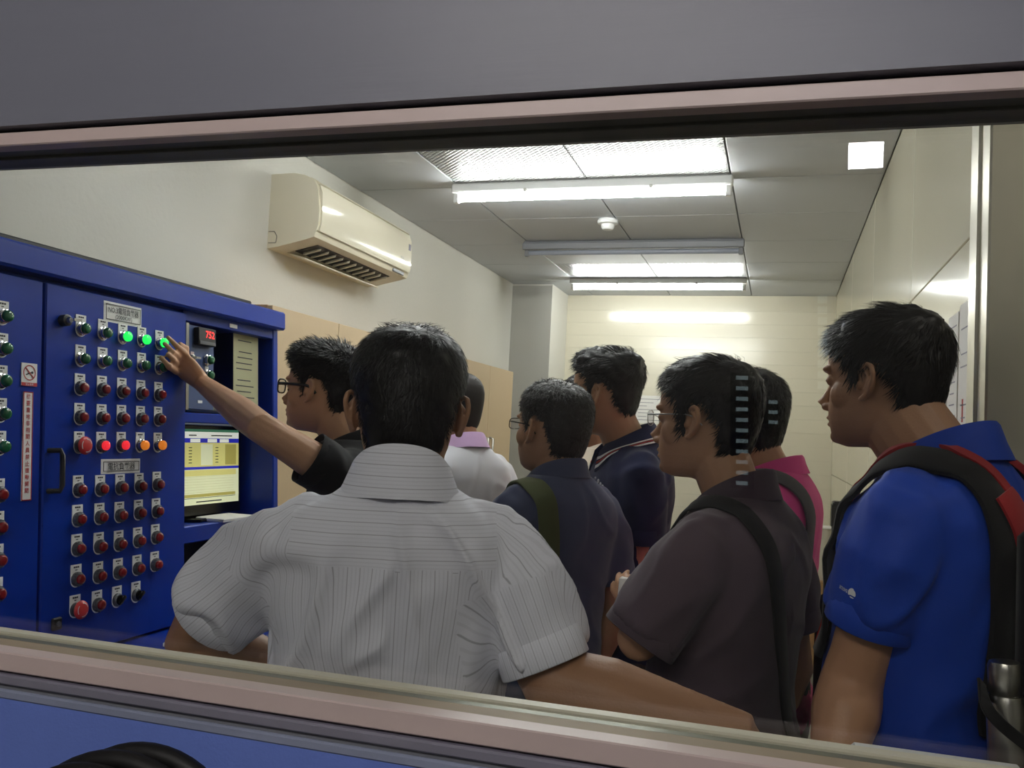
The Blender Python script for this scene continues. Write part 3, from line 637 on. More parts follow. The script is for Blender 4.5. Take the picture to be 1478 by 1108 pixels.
def remesh(mb, vox, it=3):
    me = bpy.data.meshes.new('tmp'); me.from_pydata(mb.v, [], mb.f)
    bm = bmesh.new(); bm.from_mesh(me); bmesh.ops.recalc_face_normals(bm, faces=bm.faces); bm.to_mesh(me); bm.free()
    o = bpy.data.objects.new('tmp', me); COL.objects.link(o)
    r = o.modifiers.new('r', 'REMESH'); r.mode = 'VOXEL'; r.voxel_size = vox; r.use_smooth_shade = True
    if it: s_ = o.modifiers.new('s', 'SMOOTH'); s_.factor = .5; s_.iterations = it
    out = bpy.data.meshes.new_from_object(o.evaluated_get(bpy.context.evaluated_depsgraph_get()))
    bpy.data.objects.remove(o); bpy.data.meshes.remove(me)
    return out
def verts_of(me):
    a = np.empty(len(me.vertices) * 3, np.float32); me.vertices.foreach_get('co', a); return a.reshape(-1, 3).astype(float)
def set_verts(me, a): me.vertices.foreach_set('co', np.asarray(a, np.float32).ravel()); me.update()
def normals_of(me):
    a = np.empty(len(me.vertices) * 3, np.float32); me.vertices.foreach_get('normal', a); return a.reshape(-1, 3).astype(float)
def mesh_obj(name, me, mats, parent, origin):
    v = verts_of(me) - V3(origin); set_verts(me, v); me.name = name
    me.materials.clear()
    for q in (mats if isinstance(mats, (list, tuple)) else [mats]): me.materials.append(M(q) if isinstance(q, str) else q)
    me.polygons.foreach_set('use_smooth', [True] * len(me.polygons)); me.update()
    return finish(bpy.data.objects.new(name, me), origin, parent)

# head section table: z, front, back, half width
HT = np.array([(-.118, .060, .030, .022), (-.112, .077, .045, .036), (-.100, .0855, .058, .048), (-.088, .0865, .066, .0555), (-.075, .0885, .074, .0615), (-.060, .0895, .082, .0665),
               (-.045, .088, .089, .0698), (-.025, .0855, .095, .0725), (-.010, .083, .099, .0738), (.005, .083, .102, .0748), (.018, .0875, .104, .0758), (.030, .0888, .105, .0768),
               (.050, .0865, .104, .0768), (.070, .079, .098, .0735), (.088, .066, .086, .0645), (.102, .047, .064, .049), (.111, .025, .037, .029), (.1145, .005, .008, .008)])
def hsec(z): return [np.interp(z, HT[:, 0], HT[:, k]) for k in (1, 2, 3)]
def hpt(a, z):
    yf, yb, w_ = hsec(z); s_, c_ = np.sin(a), np.cos(a)
    x = w_ * np.sign(s_) * np.abs(s_) ** .9; y = np.where(c_ > 0, yf, yb) * np.sign(c_) * np.abs(c_) ** .92
    return np.stack([x, y, z * np.ones_like(x)], -1)
def hnorm(p):
    q = p / np.array([.077 ** 2, .1 ** 2, .115 ** 2]) * 1.0; q = q - np.array([0, 0, .0]); return q / (np.linalg.norm(q, axis=-1, keepdims=True) + 1e-9)

class Person: pass
def rot(yaw, pitch=0, roll=0):
    """columns: person's right, forward, up; yaw is the compass angle of 'forward' from +Y towards -X"""
    f = V3((-math.sin(yaw), math.cos(yaw), 0)); r = V3((math.cos(yaw), math.sin(yaw), 0)); u = V3((0, 0, 1))
    f2 = f * math.cos(pitch) + u * math.sin(pitch); u2 = u * math.cos(pitch) - f * math.sin(pitch)
    r2 = r * math.cos(roll) + u2 * math.sin(roll); u3 = u2 * math.cos(roll) - r * math.sin(roll)
    return np.stack([r2, f2, u3], 1)

def build_head(mb, H, jaw=1.0, nose=1.0):
    rings = []
    for z in list(HT[:, 0]):
        a = np.linspace(0, 2 * math.pi, 40, endpoint=False); p = hpt(a, z)
        if z < -.03: k = 1 + (jaw - 1) * min(1, (-.03 - z) / .05); p = p * np.array([k, 1, 1])
        rings.append([H(q) for q in p])
    mb.loft(rings)
    T = lambda pts: [H(q) for q in pts]
    mb.tube(T([(0, .078, .008), (0, .086, -.012), (0, .0955 * 1, -.030), (0, .1015 + .004 * nose, -.0425)]), [H.s * r for r in (.0075, .0085, .0105, .0125 * nose)], 12)
    def E(c, r, R=None): mb.ell(H(c), [q * H.s for q in r], H.R if R is None else H.R @ R, 14, 10)
    for s_ in (-1, 1):
        E((s_ * .0115, .0915, -.0465), (.0095, .0115, .0075)); E((s_ * .030, .0765, .019), (.025, .013, .0085)); E((s_ * .049, .040, -.029), (.022, .031, .030)); E((s_ * .031, .0745, -.001), (.017, .0095, .0105))
        # ear: shell plate, rim and lobe, flared backwards
        th = math.radians(24); eb = V3((s_ * math.sin(th), -math.cos(th), 0)); en = V3((s_ * math.cos(th), math.sin(th), 0)); eu = V3((0, -.12, 1.0)); eu /= np.linalg.norm(eu)
        c0 = V3((s_ * .0735, .006, -.012)); P = lambda b_, u_, n_=0.: H(c0 + (eb * b_ + eu * u_) * .93 + en * n_)
        rim = [P(.0, .006, .003), P(-.001, .020, .004), P(.006, .031, .006), P(.017, .0345, .008), P(.028, .030, .009), P(.0335, .018, .009), P(.033, .004, .008), P(.027, -.010, .007), P(.019, -.021, .006), P(.011, -.029, .006), P(.004, -.028, .004)]
        mb.tube(rim, [H.s * r for r in (.0035, .0042, .0045, .0047, .0048, .0047, .0045, .0043, .0045, .0058, .004)], 8)
        mb.ell(P(.0155, .003, -.001), [H.s * q for q in (.0165, .030, .003)], H.R @ np.stack([eb, eu, en], 1), 14, 10)
        mb.tube([P(.012, .022, .006), P(.022, .012, .008), P(.022, -.004, .008), P(.014, -.014, .007)], H.s * .0034, 7)
        mb.ell(P(-.001, -.003, .005), [H.s * q for q in (.005, .008, .005)], H.R @ np.stack([eb, eu, en], 1), 10, 8)
        mb.ell(P(.004, .002, -.01), [H.s * q for q in (.012, .02, .014)], H.R @ np.stack([eb, eu, en], 1), 12, 8)
    E((0, .0855, -.0662), (.023, .0105, .0058)); E((0, .0845, -.0782), (.0195, .0105, .0062)); E((0, .0765, -.0995), (.021, .0135, .013))

class Frame:
    def __init__(s, o, R, k): s.o = V3(o); s.R = R; s.s = k
    def __call__(s, p): return s.o + s.R @ (V3(p) * s.s)

def hair(P, H, parent, style):
    g = dict(tt=.012, ts=.006, lt=.03, ls=.018, comb=(0, -.3, -.6), lift=.35, front=.058, side=.02, nape=-.082, n=4500, mat='hair_black', wid=.0011, seed=1, spike=0, burn=-.022, fringe=None, crown=(0, -.055, .1), jit=.35, gray=0, vol=(0, 0), temple=.03)
    g.update(style)
    def zh(a):
        d = np.degrees(np.abs((a + math.pi) % (2 * math.pi) - math.pi))
        return np.interp(d, [0, 28, 45, 62, 72, 80, 88, 98, 112, 122, 135, 150, 180], [g['front'], g['front'] - .002, g['front'] - .016, g['temple'], g['temple'] - .018, g['burn'], g['side'], g['side'] + .006, .008, -.028, g['nape'] + .012, g['nape'], g['nape']])
    def thick(a, p):
        z = p[..., 2]; m_ = np.clip((z - zh(a) + .004 * np.sin(a * 23 + g['seed']) + .003 * np.sin(a * 57)) / .022, 0, 1); m_ = m_ * m_ * (3 - 2 * m_)
        top = np.clip((z - .02) / .07, 0, 1); t = g['ts'] + (g['tt'] - g['ts']) * top
        fy = np.clip(p[..., 1] / .08, -1, 1); t = t + top * np.where(fy > 0, fy * g['vol'][0], -fy * g['vol'][1])
        return m_, t
    NA, zs = 72, np.concatenate([np.linspace(-.105, .1, 44), [.105, .109, .112, .1145]])
    A = np.linspace(0, 2 * math.pi, NA, endpoint=False); rings = []
    for z in zs:
        p = hpt(A, z); n = hnorm(p); m_, t = thick(A, p)
        nz = np.array([noise.noise(Vector(q * 55 + g['seed'])) * .35 + noise.noise(Vector(q * 130 + g['seed'])) * .25 for q in p])
        off = np.where(m_ > .02, m_ * t * (1 + nz * (1 if g['lt'] > .008 else .25)), -.004)
        rings.append([H(q) for q in p + n * off[:, None]])
    cap = MB().loft(rings)
    me = bpy.data.meshes.new('hair'); me.from_pydata(cap.v, [], cap.f)
    # strands
    r_ = np.random.default_rng(g['seed']); n = g['n'] * 2
    a = r_.uniform(0, 2 * math.pi, n); z = r_.uniform(-.1, .1135, n); p = hpt(a, z); nn = hnorm(p); m_, t = thick(a, p)
    keep = (m_ > .25) & (r_.uniform(0, 1, n) < .35 + .65 * hsec(z)[2] / .077); p, nn, m_, t, a = p[keep], nn[keep], m_[keep], t[keep], a[keep]
    top = np.clip((p[:, 2] - .02) / .07, 0, 1)
    L = (g['ls'] + (g['lt'] - g['ls']) * top) * r_.uniform(.6, 1.15, len(p))
    cr = np.array(g['crown']); rad = p - cr; rad /= np.linalg.norm(rad, axis=1, keepdims=True) + 1e-6
    comb = rad * .8 + np.array(g['comb']) * (.4 + .6 * top[:, None]) + np.array([0, 0, -.55]) * (1 - top[:, None]) + r_.normal(0, g['jit'], p.shape)
    comb -= nn * (comb * nn).sum(1, keepdims=True); comb /= np.linalg.norm(comb, axis=1, keepdims=True) + 1e-6
    # strands come in locks: blend with a shared low-frequency direction
    lk = np.array([[noise.noise(Vector(q * 28 + o_)) for o_ in (11, 37, 71)] for q in p]); comb = comb + lk * .9; comb -= nn * (comb * nn).sum(1, keepdims=True); comb /= np.linalg.norm(comb, axis=1, keepdims=True) + 1e-6
    lift = g['lift'] * (1 - g['spike'] * top) + g['spike'] * top * 1.0
    K = 4; pts = []
    for k in range(K):
        f = k / (K - 1); tang = L * f * np.sqrt(np.clip(1 - lift ** 2, 0.02, 1)); up = t * m_ * .75 + L * lift * f * (1 - .35 * f) + np.array([.0015]) * f
        q = p + comb * tang[:, None]
        # stay on the head: snap back to the section at that height
        q[:, 2] = np.clip(q[:, 2], -.11, .1142); yf, yb, w_ = hsec(q[:, 2]); rr = np.sqrt((q[:, 0] / w_) ** 2 + (q[:, 1] / np.where(q[:, 1] > 0, yf, yb)) ** 2) + 1e-6
        fac = np.where(q[:, 2] < .109, 1 / rr, 1.0); q[:, 0] *= np.clip(fac, .9, 1.6); q[:, 1] *= np.clip(fac, .9, 1.6)
        if g['fringe'] is not None: pass
        nq = hnorm(q); pts.append(q + nq * up[:, None])
    side = np.cross(comb, nn); side += r_.normal(0, .3, side.shape); side /= np.linalg.norm(side, axis=1, keepdims=True)
    V, Fc = [], []
    o0 = len(cap.v); ws = [1, .95, .7, .12]
    for k in range(K):
        V.append(pts[k] - side * g['wid'] * ws[k] / 1); V.append(pts[k] + side * g['wid'] * ws[k])
    V = np.stack(V, 1)  # n,2K,3
    nS = len(V); Vw = (H.o + (V.reshape(-1, 3) * H.s) @ H.R.T)
    base = o0 + np.arange(nS)[:, None] * 2 * K
    F_ = np.concatenate([np.stack([base[:, 0] + 2 * k, base[:, 0] + 2 * k + 1, base[:, 0] + 2 * k + 3, base[:, 0] + 2 * k + 2], 1) for k in range(K - 1)])
    me.clear_geometry(); me.from_pydata(np.vstack([np.array(cap.v), Vw]).tolist(), [], cap.f + F_.tolist())
    o = mesh_obj('hair', me, g['mat'], parent, H.o)
    # eyebrows
    if style.get('brows', True):
        q = MB()
        for s_ in (-1, 1): q.tube([H((s_ * .012, .0862, .017)), H((s_ * .03, .0868, .0215)), H((s_ * .048, .0755, .019))], [(H.s * .0035, H.s * .003), (H.s * .0035, H.s * .003), (H.s * .0015, H.s * .0015)], 6)
        e = obj('eyebrows', q, g['mat'], parent, 60)
    return o

def hand(mb, w0, d, pn, side, s_=1, curl=.35, spread=.06):
    """w0 wrist, d pointing direction, pn palm normal, side: direction of the thumb"""
    w0, d = V3(w0), nrm(d); pn = nrm(V3(pn) - d * (V3(pn) @ d)); th = nrm(np.cross(d, pn)); th = th if th @ V3(side) > 0 else -th
    mb.tube([w0 - d * .02 * s_, w0 + d * .02 * s_, w0 + d * .06 * s_, w0 + d * .092 * s_, w0 + d * .1 * s_], [(.024 * s_, .019 * s_), (.03 * s_, .018 * s_), (.04 * s_, .0155 * s_), (.04 * s_, .0125 * s_), (.036 * s_, .010 * s_)], 14, up=pn)
    for k, (o, L, r) in enumerate(((.0305, .070, .0088), (.0105, .078, .009), (-.0095, .073, .0086), (-.029, .056, .0076))):
        p = w0 + d * (.088 - .004 * abs(k - 1)) * s_ + th * o * s_; di = nrm(d + th * spread * (1.5 - k)); pts = [p]; ang = curl * .5
        for q, fr in enumerate((.45, .3, .25)):
            dd = di * math.cos(ang) + pn * math.sin(ang); p = p + dd * L * fr * s_; pts.append(p); ang += curl
        mb.tube(pts, [r * s_, r * .95 * s_, r * .88 * s_, r * .7 * s_], 9); mb.ell(pts[-1], [r * .72 * s_] * 3, None, 8, 6)
    p = w0 + d * .028 * s_ + th * .03 * s_; pts = [w0 + d * .02 * s_ + th * .012 * s_, p, p + nrm(d * .75 + th * .62 + pn * .25) * .036 * s_, p + nrm(d * .75 + th * .62 + pn * .25) * .036 * s_ + nrm(d * .95 + th * .2 + pn * .3) * .03 * s_]
    mb.tube(pts, [.015 * s_, .0135 * s_, .0105 * s_, .008 * s_], 9); mb.ell(pts[-1], [.008 * s_] * 3, None, 8, 6)

# torso sections (1.70 m figure): z, half width, front, back, centre shift
TS = np.array([(.86, .165, .105, .115, 0), (.92, .172, .112, .118, 0), (1.00, .160, .118, .105, 0), (1.08, .158, .120, .100, 0), (1.16, .168, .122, .105, -.004), (1.24, .182, .124, .112, -.008), (1.31, .190, .118, .115, -.012),
               (1.36, .188, .106, .112, -.016), (1.395, .170, .090, .102, -.02), (1.42, .138, .078, .090, -.022), (1.44, .104, .070, .080, -.022), (1.46, .078, .064, .070, -.02), (1.475, .062, .056, .060, -.016)])
def torso_rings(T, wide=1, deep=1, belly=0, zlo=.86, zhi=1.48, grow=0):
    rings = []
    for z, w_, f, b_, cy in TS:
        if z < zlo or z > zhi: continue
        a = np.linspace(0, 2 * math.pi, 40, endpoint=False); e = .86
        bl = belly * math.exp(-((z - 1.05) / .12) ** 2); wk = wide if z < 1.43 else 1 + (wide - 1) * .3
        x = (w_ * wk + grow) * np.sign(np.sin(a)) * np.abs(np.sin(a)) ** e; y = np.where(np.cos(a) > 0, f * deep + bl + grow, b_ * deep + grow) * np.sign(np.cos(a)) * np.abs(np.cos(a)) ** e + cy
        rings.append([T((p, q, z)) for p, q in zip(x, y)])
    return rings

def person(label, hc, hs, head, body, arms, skin, shirt_m, hair_style, wide=1., deep=1., belly=0., lean=(0, 0), hfwd=.035, sleeve=.62, slr=(.077, .072), vox=.006, hvox=.0028, svox=.008, wrk=.004, trousers='trousers',
           collar=None, collar_m=None, neck_r=.057, jaw=1., long_sleeve=False, shirt_name='shirt', wseed=0, hem=True, drop=0.0, eyes=True, skirt=.9):
    P = Person(); hc = V3(hc); k = (hc[2] + .115 * hs + drop) / 1.70; yaw, pitch, roll = (math.radians(q) for q in head); by = math.radians(body)
    HR = rot(yaw, pitch, roll); H = Frame(hc, HR, hs); BR = rot(by)
    base = hc - BR @ V3((lean[0] * .6 * k, (hfwd + lean[1] * .6) * k, 0)); base[2] = 0
    class TF:
        s = k; R = BR
        def __call__(s, p):
            p = V3(p); z = p[2]; l = max(0, z - .95)
            return base + BR @ V3((p[0] * k + lean[0] * l * k, p[1] * k + lean[1] * l * k, z * k))
        def inv(s, q):
            q = (np.asarray(q) - base) @ BR / k; l = np.maximum(0, q[..., 2] - .95); q = q.copy(); q[..., 0] -= lean[0] * l; q[..., 1] -= lean[1] * l; return q
    T = TF(); P.T, P.H = T, H
    root = tag(empty('person', base), label, 'person'); P.root = root
    # ---- skin: one continuous surface
    b_ = MB(); build_head(b_, H, jaw)
    nb = T((0, -.03, 1.40)); nt_ = H((0, -.022, -.05))
    b_.tube([H((0, -.012, -.02)), nt_, nt_ * .5 + nb * .5, nb, T((0, -.02, 1.34))], [(neck_r * hs, (neck_r + .004) * hs), (neck_r * hs, neck_r * 1.03 * hs), (neck_r * 1.02 * k, neck_r * 1.05 * k), (neck_r * 1.25 * k, neck_r * 1.15 * k), (.1 * k, .07 * k)], 18, up=BR[:, 1])
    b_.tube([H((0, .045, -.09)), H((0, .018, -.098)), nt_ * .7 + nb * .3 + BR[:, 1] * .008], [(.034 * hs, .018 * hs), (.04 * hs, .022 * hs), (.042 * hs, .036 * hs)], 14, up=HR[:, 2])
    hm = remesh(b_, hvox, 8); b_ = MB(); b_.tube([nt_ * .4 + nb * .6, nb, T((0, -.02, 1.34))], [(neck_r * 1.0 * k, neck_r * 1.03 * k), (neck_r * 1.22 * k, neck_r * 1.12 * k), (.1 * k, .07 * k)], 18, up=BR[:, 1])
    b_.loft(torso_rings(T, wide * .9, deep * .86, belly * .8, .86, 1.45, -.012))
    P.arm = {}
    for s_, key in ((-1, 'l'), (1, 'r')):
        sh = T((s_ * .168 * wide, -.018, 1.358)); A = arms.get(key) or {}
        el = V3(A['el']) if 'el' in A else T((s_ * (.235 * wide), -.03, 1.09)); wr = V3(A['wr']) if 'wr' in A else T((s_ * (.225 * wide), .07, .86))
        fat = A.get('fat', 1.); P.arm[key] = (sh, el, wr)
        u1 = sh * .5 + el * .5; f1 = el * .7 + wr * .3
        b_.tube([sh, u1, el * .85 + sh * .15, el, f1, el * .35 + wr * .65, wr], [r * (1 + (fat - 1) * w_) * k for r, w_ in ((.05, 0), (.045, .15), (.041, .6), (.041, 1), (.0435, 1), (.034, 1), (.0265, .9))], 14)
        if A.get('custom'): A['custom'](b_)
        else:
            d = nrm(V3(A['hd'])) if 'hd' in A else nrm(wr - el) * .6 + V3((0, 0, -.5)); pn = V3(A['pn']) if 'pn' in A else -BR[:, 0] * s_
            hand(b_, wr, d, pn, BR[:, 1] if 'th' not in A else A['th'], k * .98 * A.get('hs', 1), A.get('curl', .35))
    for s_ in (-1, 1): b_.tube([T((s_ * .085, 0, .9)), T((s_ * .09, 0, .5)), T((s_ * .09, -.01, .08)), T((s_ * .09, .06, .035)), T((s_ * .095, .15, .03))], [.075 * k, .05 * k, .034 * k, .032 * k, .025 * k], 10)
    me = remesh(b_, vox, 2); v0, v1 = verts_of(hm), verts_of(me); f0 = [tuple(p.vertices) for p in hm.polygons]; f1 = [tuple(i + len(v0) for i in p.vertices) for p in me.polygons]
    bpy.data.meshes.remove(hm); bpy.data.meshes.remove(me); me = bpy.data.meshes.new('body'); me.from_pydata(np.vstack([v0, v1]).tolist(), [], f0 + f1)
    P.body = mesh_obj('body', me, skin, root, base)
    # ---- trousers and shoes
    b_ = MB(); rg = []
    a = np.linspace(0, 2 * math.pi, 28, endpoint=False)
    for z, w_, d in ((.985, .158 * wide, .118), (.92, .172 * wide, .122), (.84, .172 * wide, .122), (.78, .15 * wide, .10)): rg.append([T((w_ * math.sin(q), d * math.cos(q), z)) for q in a])
    b_.loft(rg)
    for s_ in (-1, 1): b_.tube([T((s_ * .085, 0, .86)), T((s_ * .092, .01, .5)), T((s_ * .095, -.005, .06))], [.098 * k, .074 * k, .062 * k], 14)
    mesh_obj('trousers', remesh(b_, .014, 4), trousers, root, base)
    for s_ in (-1, 1):
        q = MB(); c = lambda x, y, z: T((s_ * .095 + x, y, z))
        q.loft([[c(w_ * math.sin(t_), yy, .001 + hh * .5 + hh * .5 * math.cos(t_)) for t_ in np.linspace(0, 2 * math.pi, 12, endpoint=False)] for yy, w_, hh in ((-.09, .025, .06), (-.075, .038, .085), (-.02, .042, .09), (.06, .046, .07), (.13, .048, .05), (.17, .036, .04), (.185, .018, .028))])
        obj('shoe', q, 'shoe', root, 50)
    # ---- shirt: torso and sleeves in one cloth surface
    b_ = MB(); b_.loft(torso_rings(T, wide, deep, belly, .86, 1.465, .006))
    hems = []
    for s_, key in ((-1, 'l'), (1, 'r')):
        sh, el, wr = P.arm[key]; A = arms.get(key) or {}; sl = A.get('sleeve', sleeve); r0, r1 = A.get('slr', slr)
        ax = nrm(el - sh); tip = sh + (el - sh) * sl
        ins = T((s_ * .09 * wide, -.02, 1.378))
        b_.tube([T((s_ * .04, -.022, 1.40)), T((s_ * .09 * wide, -.022, 1.396)), T((s_ * .145 * wide, -.018, 1.386)), sh], [.042 * k, .048 * k, .054 * k, .055 * k], 14)
        b_.ell(sh + ax * .0, [.058 * k * (r0 / .08)] * 3, None, 16, 10)
        b_.tube([ins, sh * .9 + ins * .1, sh + (el - sh) * .22, sh + (el - sh) * min(.45, sl * .7), tip], [.062 * k, r0 * .84 * k, r0 * .98 * k, (r0 * .5 + r1 * .5) * k, r1 * k], 20)
        hems.append((tip, ax, r1 * k * .99))
    me = remesh(b_, svox, 5)
    v = verts_of(me); nn = normals_of(me); lv = T.inv(v)
    # folds: stretched noise, stronger towards arm pits, waist and sleeves
    dsp = np.zeros(len(v)); sd_ = wseed * 13.7
    for i, q in enumerate(lv):
        wz = q[2]; pl = .5 + .5 * min(1, abs(q[0]) / .2) + .5 * max(0, (1.12 - wz) / .2)
        n1 = noise.noise(Vector((q[0] * 9 + q[2] * 5 * (1 if q[0] > 0 else -1) + sd_, q[1] * 7, q[2] * 4.5 + sd_))); n2 = noise.noise(Vector((q[0] * 22 - q[2] * 12 + sd_, q[1] * 16, q[2] * 11)))
        dsp[i] = wrk * pl * (1.5 * math.exp(-(n1 / .13) ** 2) - .45 + n2 * .45)
    fade = np.clip((1.47 - lv[:, 2]) / .06, 0, 1)
    v = v + nn * (dsp * fade)[:, None]
    set_verts(me, v)
    if hem:
        q = MB()
        for tip, ax, r in hems:
            a_ = nrm(np.cross(ax, [0.3, 1, .2])); c_ = np.cross(ax, a_); n_ = 26
            ring = lambda rr, h: [tip + ax * h + (a_ * math.cos(t_) + c_ * math.sin(t_)) * rr * (1 + .025 * math.sin(3 * t_ + wseed)) for t_ in np.linspace(0, 2 * math.pi, n_, endpoint=False)]
            q.loft([ring(r * .9, -.03), ring(r * .985, -.028), ring(r * 1.0, -.006), ring(r * 1.0, .012), ring(r * .985, .0135), ring(r * .965, .012), ring(r * .95, -.004)], 0, False)
        v0 = verts_of(me); f0 = [tuple(p.vertices) for p in me.polygons]; o0 = len(v0)
        me2 = bpy.data.meshes.new('shirt'); me2.from_pydata(v0.tolist() + q.v, [], f0 + [tuple(i + o0 for i in f) for f in q.f]); bpy.data.meshes.remove(me); me = me2
    vv = verts_of(me); P.bvh = BVHTree.FromPolygons([Vector(p) for p in vv], [tuple(p.vertices) for p in me.polygons])
    P.shirt_v = vv; P.k = k
    P.shirt = mesh_obj(shirt_name, me, shirt_m, root, base)
    # ---- collar
    if collar:
        q = MB(); cb = dict(back=.048, front=.0, r=.064, flare=.022, gap=24, ztop=1.462, point=.05); cb.update(collar)
        prof_rings = []
        for ad in np.linspace(cb['gap'], 360 - cb['gap'], 41):
            t_ = math.radians(ad); bk = (1 - math.cos(t_)) / 2   # 0 front .. 1 back
            z0 = cb['ztop'] - .055 * (1 - bk) ** 1.4; hh = cb['front'] + .03 + (cb['back'] - .03 - cb['front']) * bk; r = cb['r'] * (1 + .10 * (1 - bk)); cyy = -.018 + .012 * (1 - bk)
            ex = cb['point'] * math.exp(-((min(ad, 360 - ad) - cb['gap']) / 22) ** 2)
            mk = lambda rr, zz: T((rr * math.sin(t_) * 1.02, cyy + rr * 1.04 * math.cos(t_), zz))
            prof_rings.append([mk(r - .002, z0 - .012), mk(r - .004, z0 + hh * .6), mk(r - .0035, z0 + hh), mk(r + .001, z0 + hh + .003), mk(r + .0055, z0 + hh - .002), mk(r + cb['flare'] * .55, z0 + hh * .45), mk(r + cb['flare'], z0 - .004 - ex), mk(r + cb['flare'] - .004, z0 - .005 - ex), mk(r + cb['flare'] * .5 - .003, z0 + hh * .3)])
        q.loft(prof_rings); P.collar = obj('collar', q, collar_m or shirt_m, P.shirt, 50); P.collar_rings = prof_rings
    hair(P, H, root, hair_style)
    if eyes:
        q = MB()
        for s_ in (-1, 1): q.ell(H((s_ * .0315, .0755, -.0005)), [.0135 * hs, .0102 * hs, .0045 * hs], HR, 12, 8)
        e = obj('eyes', q, 'eye_white', root, 60); q = MB()
        for s_ in (-1, 1): q.ell(H((s_ * .0315, .0815, -.0005)), [.0055 * hs, .0048 * hs, .0042 * hs], HR, 10, 8)
        obj('iris', q, 'eye_dark', e, 60)
    return P

def glasses(P, m_, r=.0013, w_=.026, h=.017, lens_y=.103, zc=-.003, square=3.5, temple_r=None):
    H = P.H; g = obj('glasses', MB().tube([H((-.011, lens_y + .001, zc + .004)), H((0, lens_y + .004, zc + .007)), H((.011, lens_y + .001, zc + .004))], r * H.s * 1.1, 7), m_, P.root)
    for s_ in (-1, 1):
        c = (s_ * .036, lens_y - .003, zc); pt = []
        for a in np.linspace(0, 2 * math.pi, 25):
            ca, sa = math.cos(a), math.sin(a); x = w_ * np.sign(ca) * abs(ca) ** (2 / square); z = h * np.sign(sa) * abs(sa) ** (2 / square); pt.append(H((c[0] + x, c[1] - abs(c[0] + x) * .12 + .004, c[2] + z)))
        obj('rim', MB().tube(pt, r * H.s, 7), m_, g, 60); obj('lens', MB().loft([pt[:-1], [p - H.R[:, 1] * .0012 for p in pt[:-1]]]), 'lens', g)
        tr = temple_r or (r * H.s, r * H.s * 1.6)
        obj('temple', MB().tube([H((s_ * .0615, lens_y - .007, zc + .006)), H((s_ * .0725, .07, zc + .007)), H((s_ * .083, .01, zc + .008)), H((s_ * .0835, -.008, zc + .004)), H((s_ * .081, -.024, zc - .012))], [tr] * 5, 7, up=H.R[:, 2]), m_, g, 60)
    return g

def ribbon(P, ctrl, width, off=.004, th=.005, n=40, parent=None, m_='black', name='strap', project=True, edge=None):
    """a strap laid over the shirt along control points given in world space"""
    c = [Vector(p) for p in ctrl]; pts = []
    for i in range(len(c) - 1):
        p0, p1, p2, p3 = c[max(i - 1, 0)], c[i], c[i + 1], c[min(i + 2, len(c) - 1)]
        for t in np.linspace(0, 1, n // (len(c) - 1), endpoint=False):
            pts.append(.5 * ((2 * p1) + (-p0 + p2) * t + (2 * p0 - 5 * p1 + 4 * p2 - p3) * t * t + (-p0 + 3 * p1 - 3 * p2 + p3) * t ** 3))
    pts.append(c[-1]); P_, N_ = [], []
    for p in pts:
        loc, nr, _, dist = P.bvh.find_nearest(p)
        nr = nr if nr.dot(p - loc) >= 0 or dist < .03 else nr
        P_.append(V3(loc + nr * off) if (project is True or (project and dist < project)) else V3(p)); N_.append(V3(nr))
    P_ = np.array(P_); N_ = np.array(N_)
    for _ in range(3):
        P_[1:-1] = P_[1:-1] * .5 + (P_[:-2] + P_[2:]) * .25; N_[1:-1] = N_[1:-1] * .5 + (N_[:-2] + N_[2:]) * .25
    if project is True:
        for i in range(len(P_)):
            loc, nr, _, dist = P.bvh.find_nearest(Vector(P_[i])); P_[i] = V3(loc) + V3(nr) * off
        P_[1:-1] = P_[1:-1] * .5 + (P_[:-2] + P_[2:]) * .25
    rings = []
    for i in range(len(P_)):
        t = nrm(P_[min(i + 1, len(P_) - 1)] - P_[max(i - 1, 0)]); nq = nrm(N_[i] - t * (N_[i] @ t)); s_ = np.cross(t, nq); wd = width[0] + (width[1] - width[0]) * i / (len(P_) - 1) if hasattr(width, '__len__') else width
        rings.append([P_[i] + s_ * a * wd / 2 + nq * b_ for a, b_ in ((-1, 0), (-1, th * .7), (-.85, th), (.85, th), (1, th * .7), (1, 0))])
    return obj(name, MB().loft(rings), m_, parent, 40)
def bag_body(name, c, ax, ay, az, m_, parent, ch=.02): return obj(name, MB().obox(c, ax, ay, az, 0, ch), m_, parent, 50)
hair_mat('hair_black', (13, 12, 12)); hair_mat('hair_grey', (46, 44, 43)); hair_mat('hair_soft', (19, 18, 18)); hair_mat('hair_cropped', (34, 29, 27), .6)
skin_mat('skin_a', (178, 134, 104)); skin_mat('skin_b', (196, 152, 120)); skin_mat('skin_c', (152, 112, 84)); skin_mat('skin_d', (182, 138, 106)); skin_mat('skin_e', (164, 118, 90))
cloth('cloth_black', (22, 22, 25)); cloth('cloth_slate', (70, 76, 102)); cloth('cloth_navy', (22, 28, 66)); cloth('cloth_plum', (78, 66, 74)); cloth('cloth_pink', (226, 84, 150)); cloth('cloth_blue', (22, 62, 164), .62, sheen=.05)
cloth('cloth_white', (214, 214, 220)); cloth('cloth_lilac', (206, 172, 212)); cloth('cloth_beige', (214, 200, 182)); cloth('cloth_rose', (216, 172, 172)); cloth('strap_black', (20, 20, 22)); cloth('strap_red', (150, 34, 38), .7); cloth('strap_grey', (92, 90, 92)); cloth('strap_olive', (82, 88, 56)); cloth('stripe_white', (228, 226, 224)); cloth('stripe_red', (178, 66, 56)); cloth('panel_grey', (120, 128, 150))
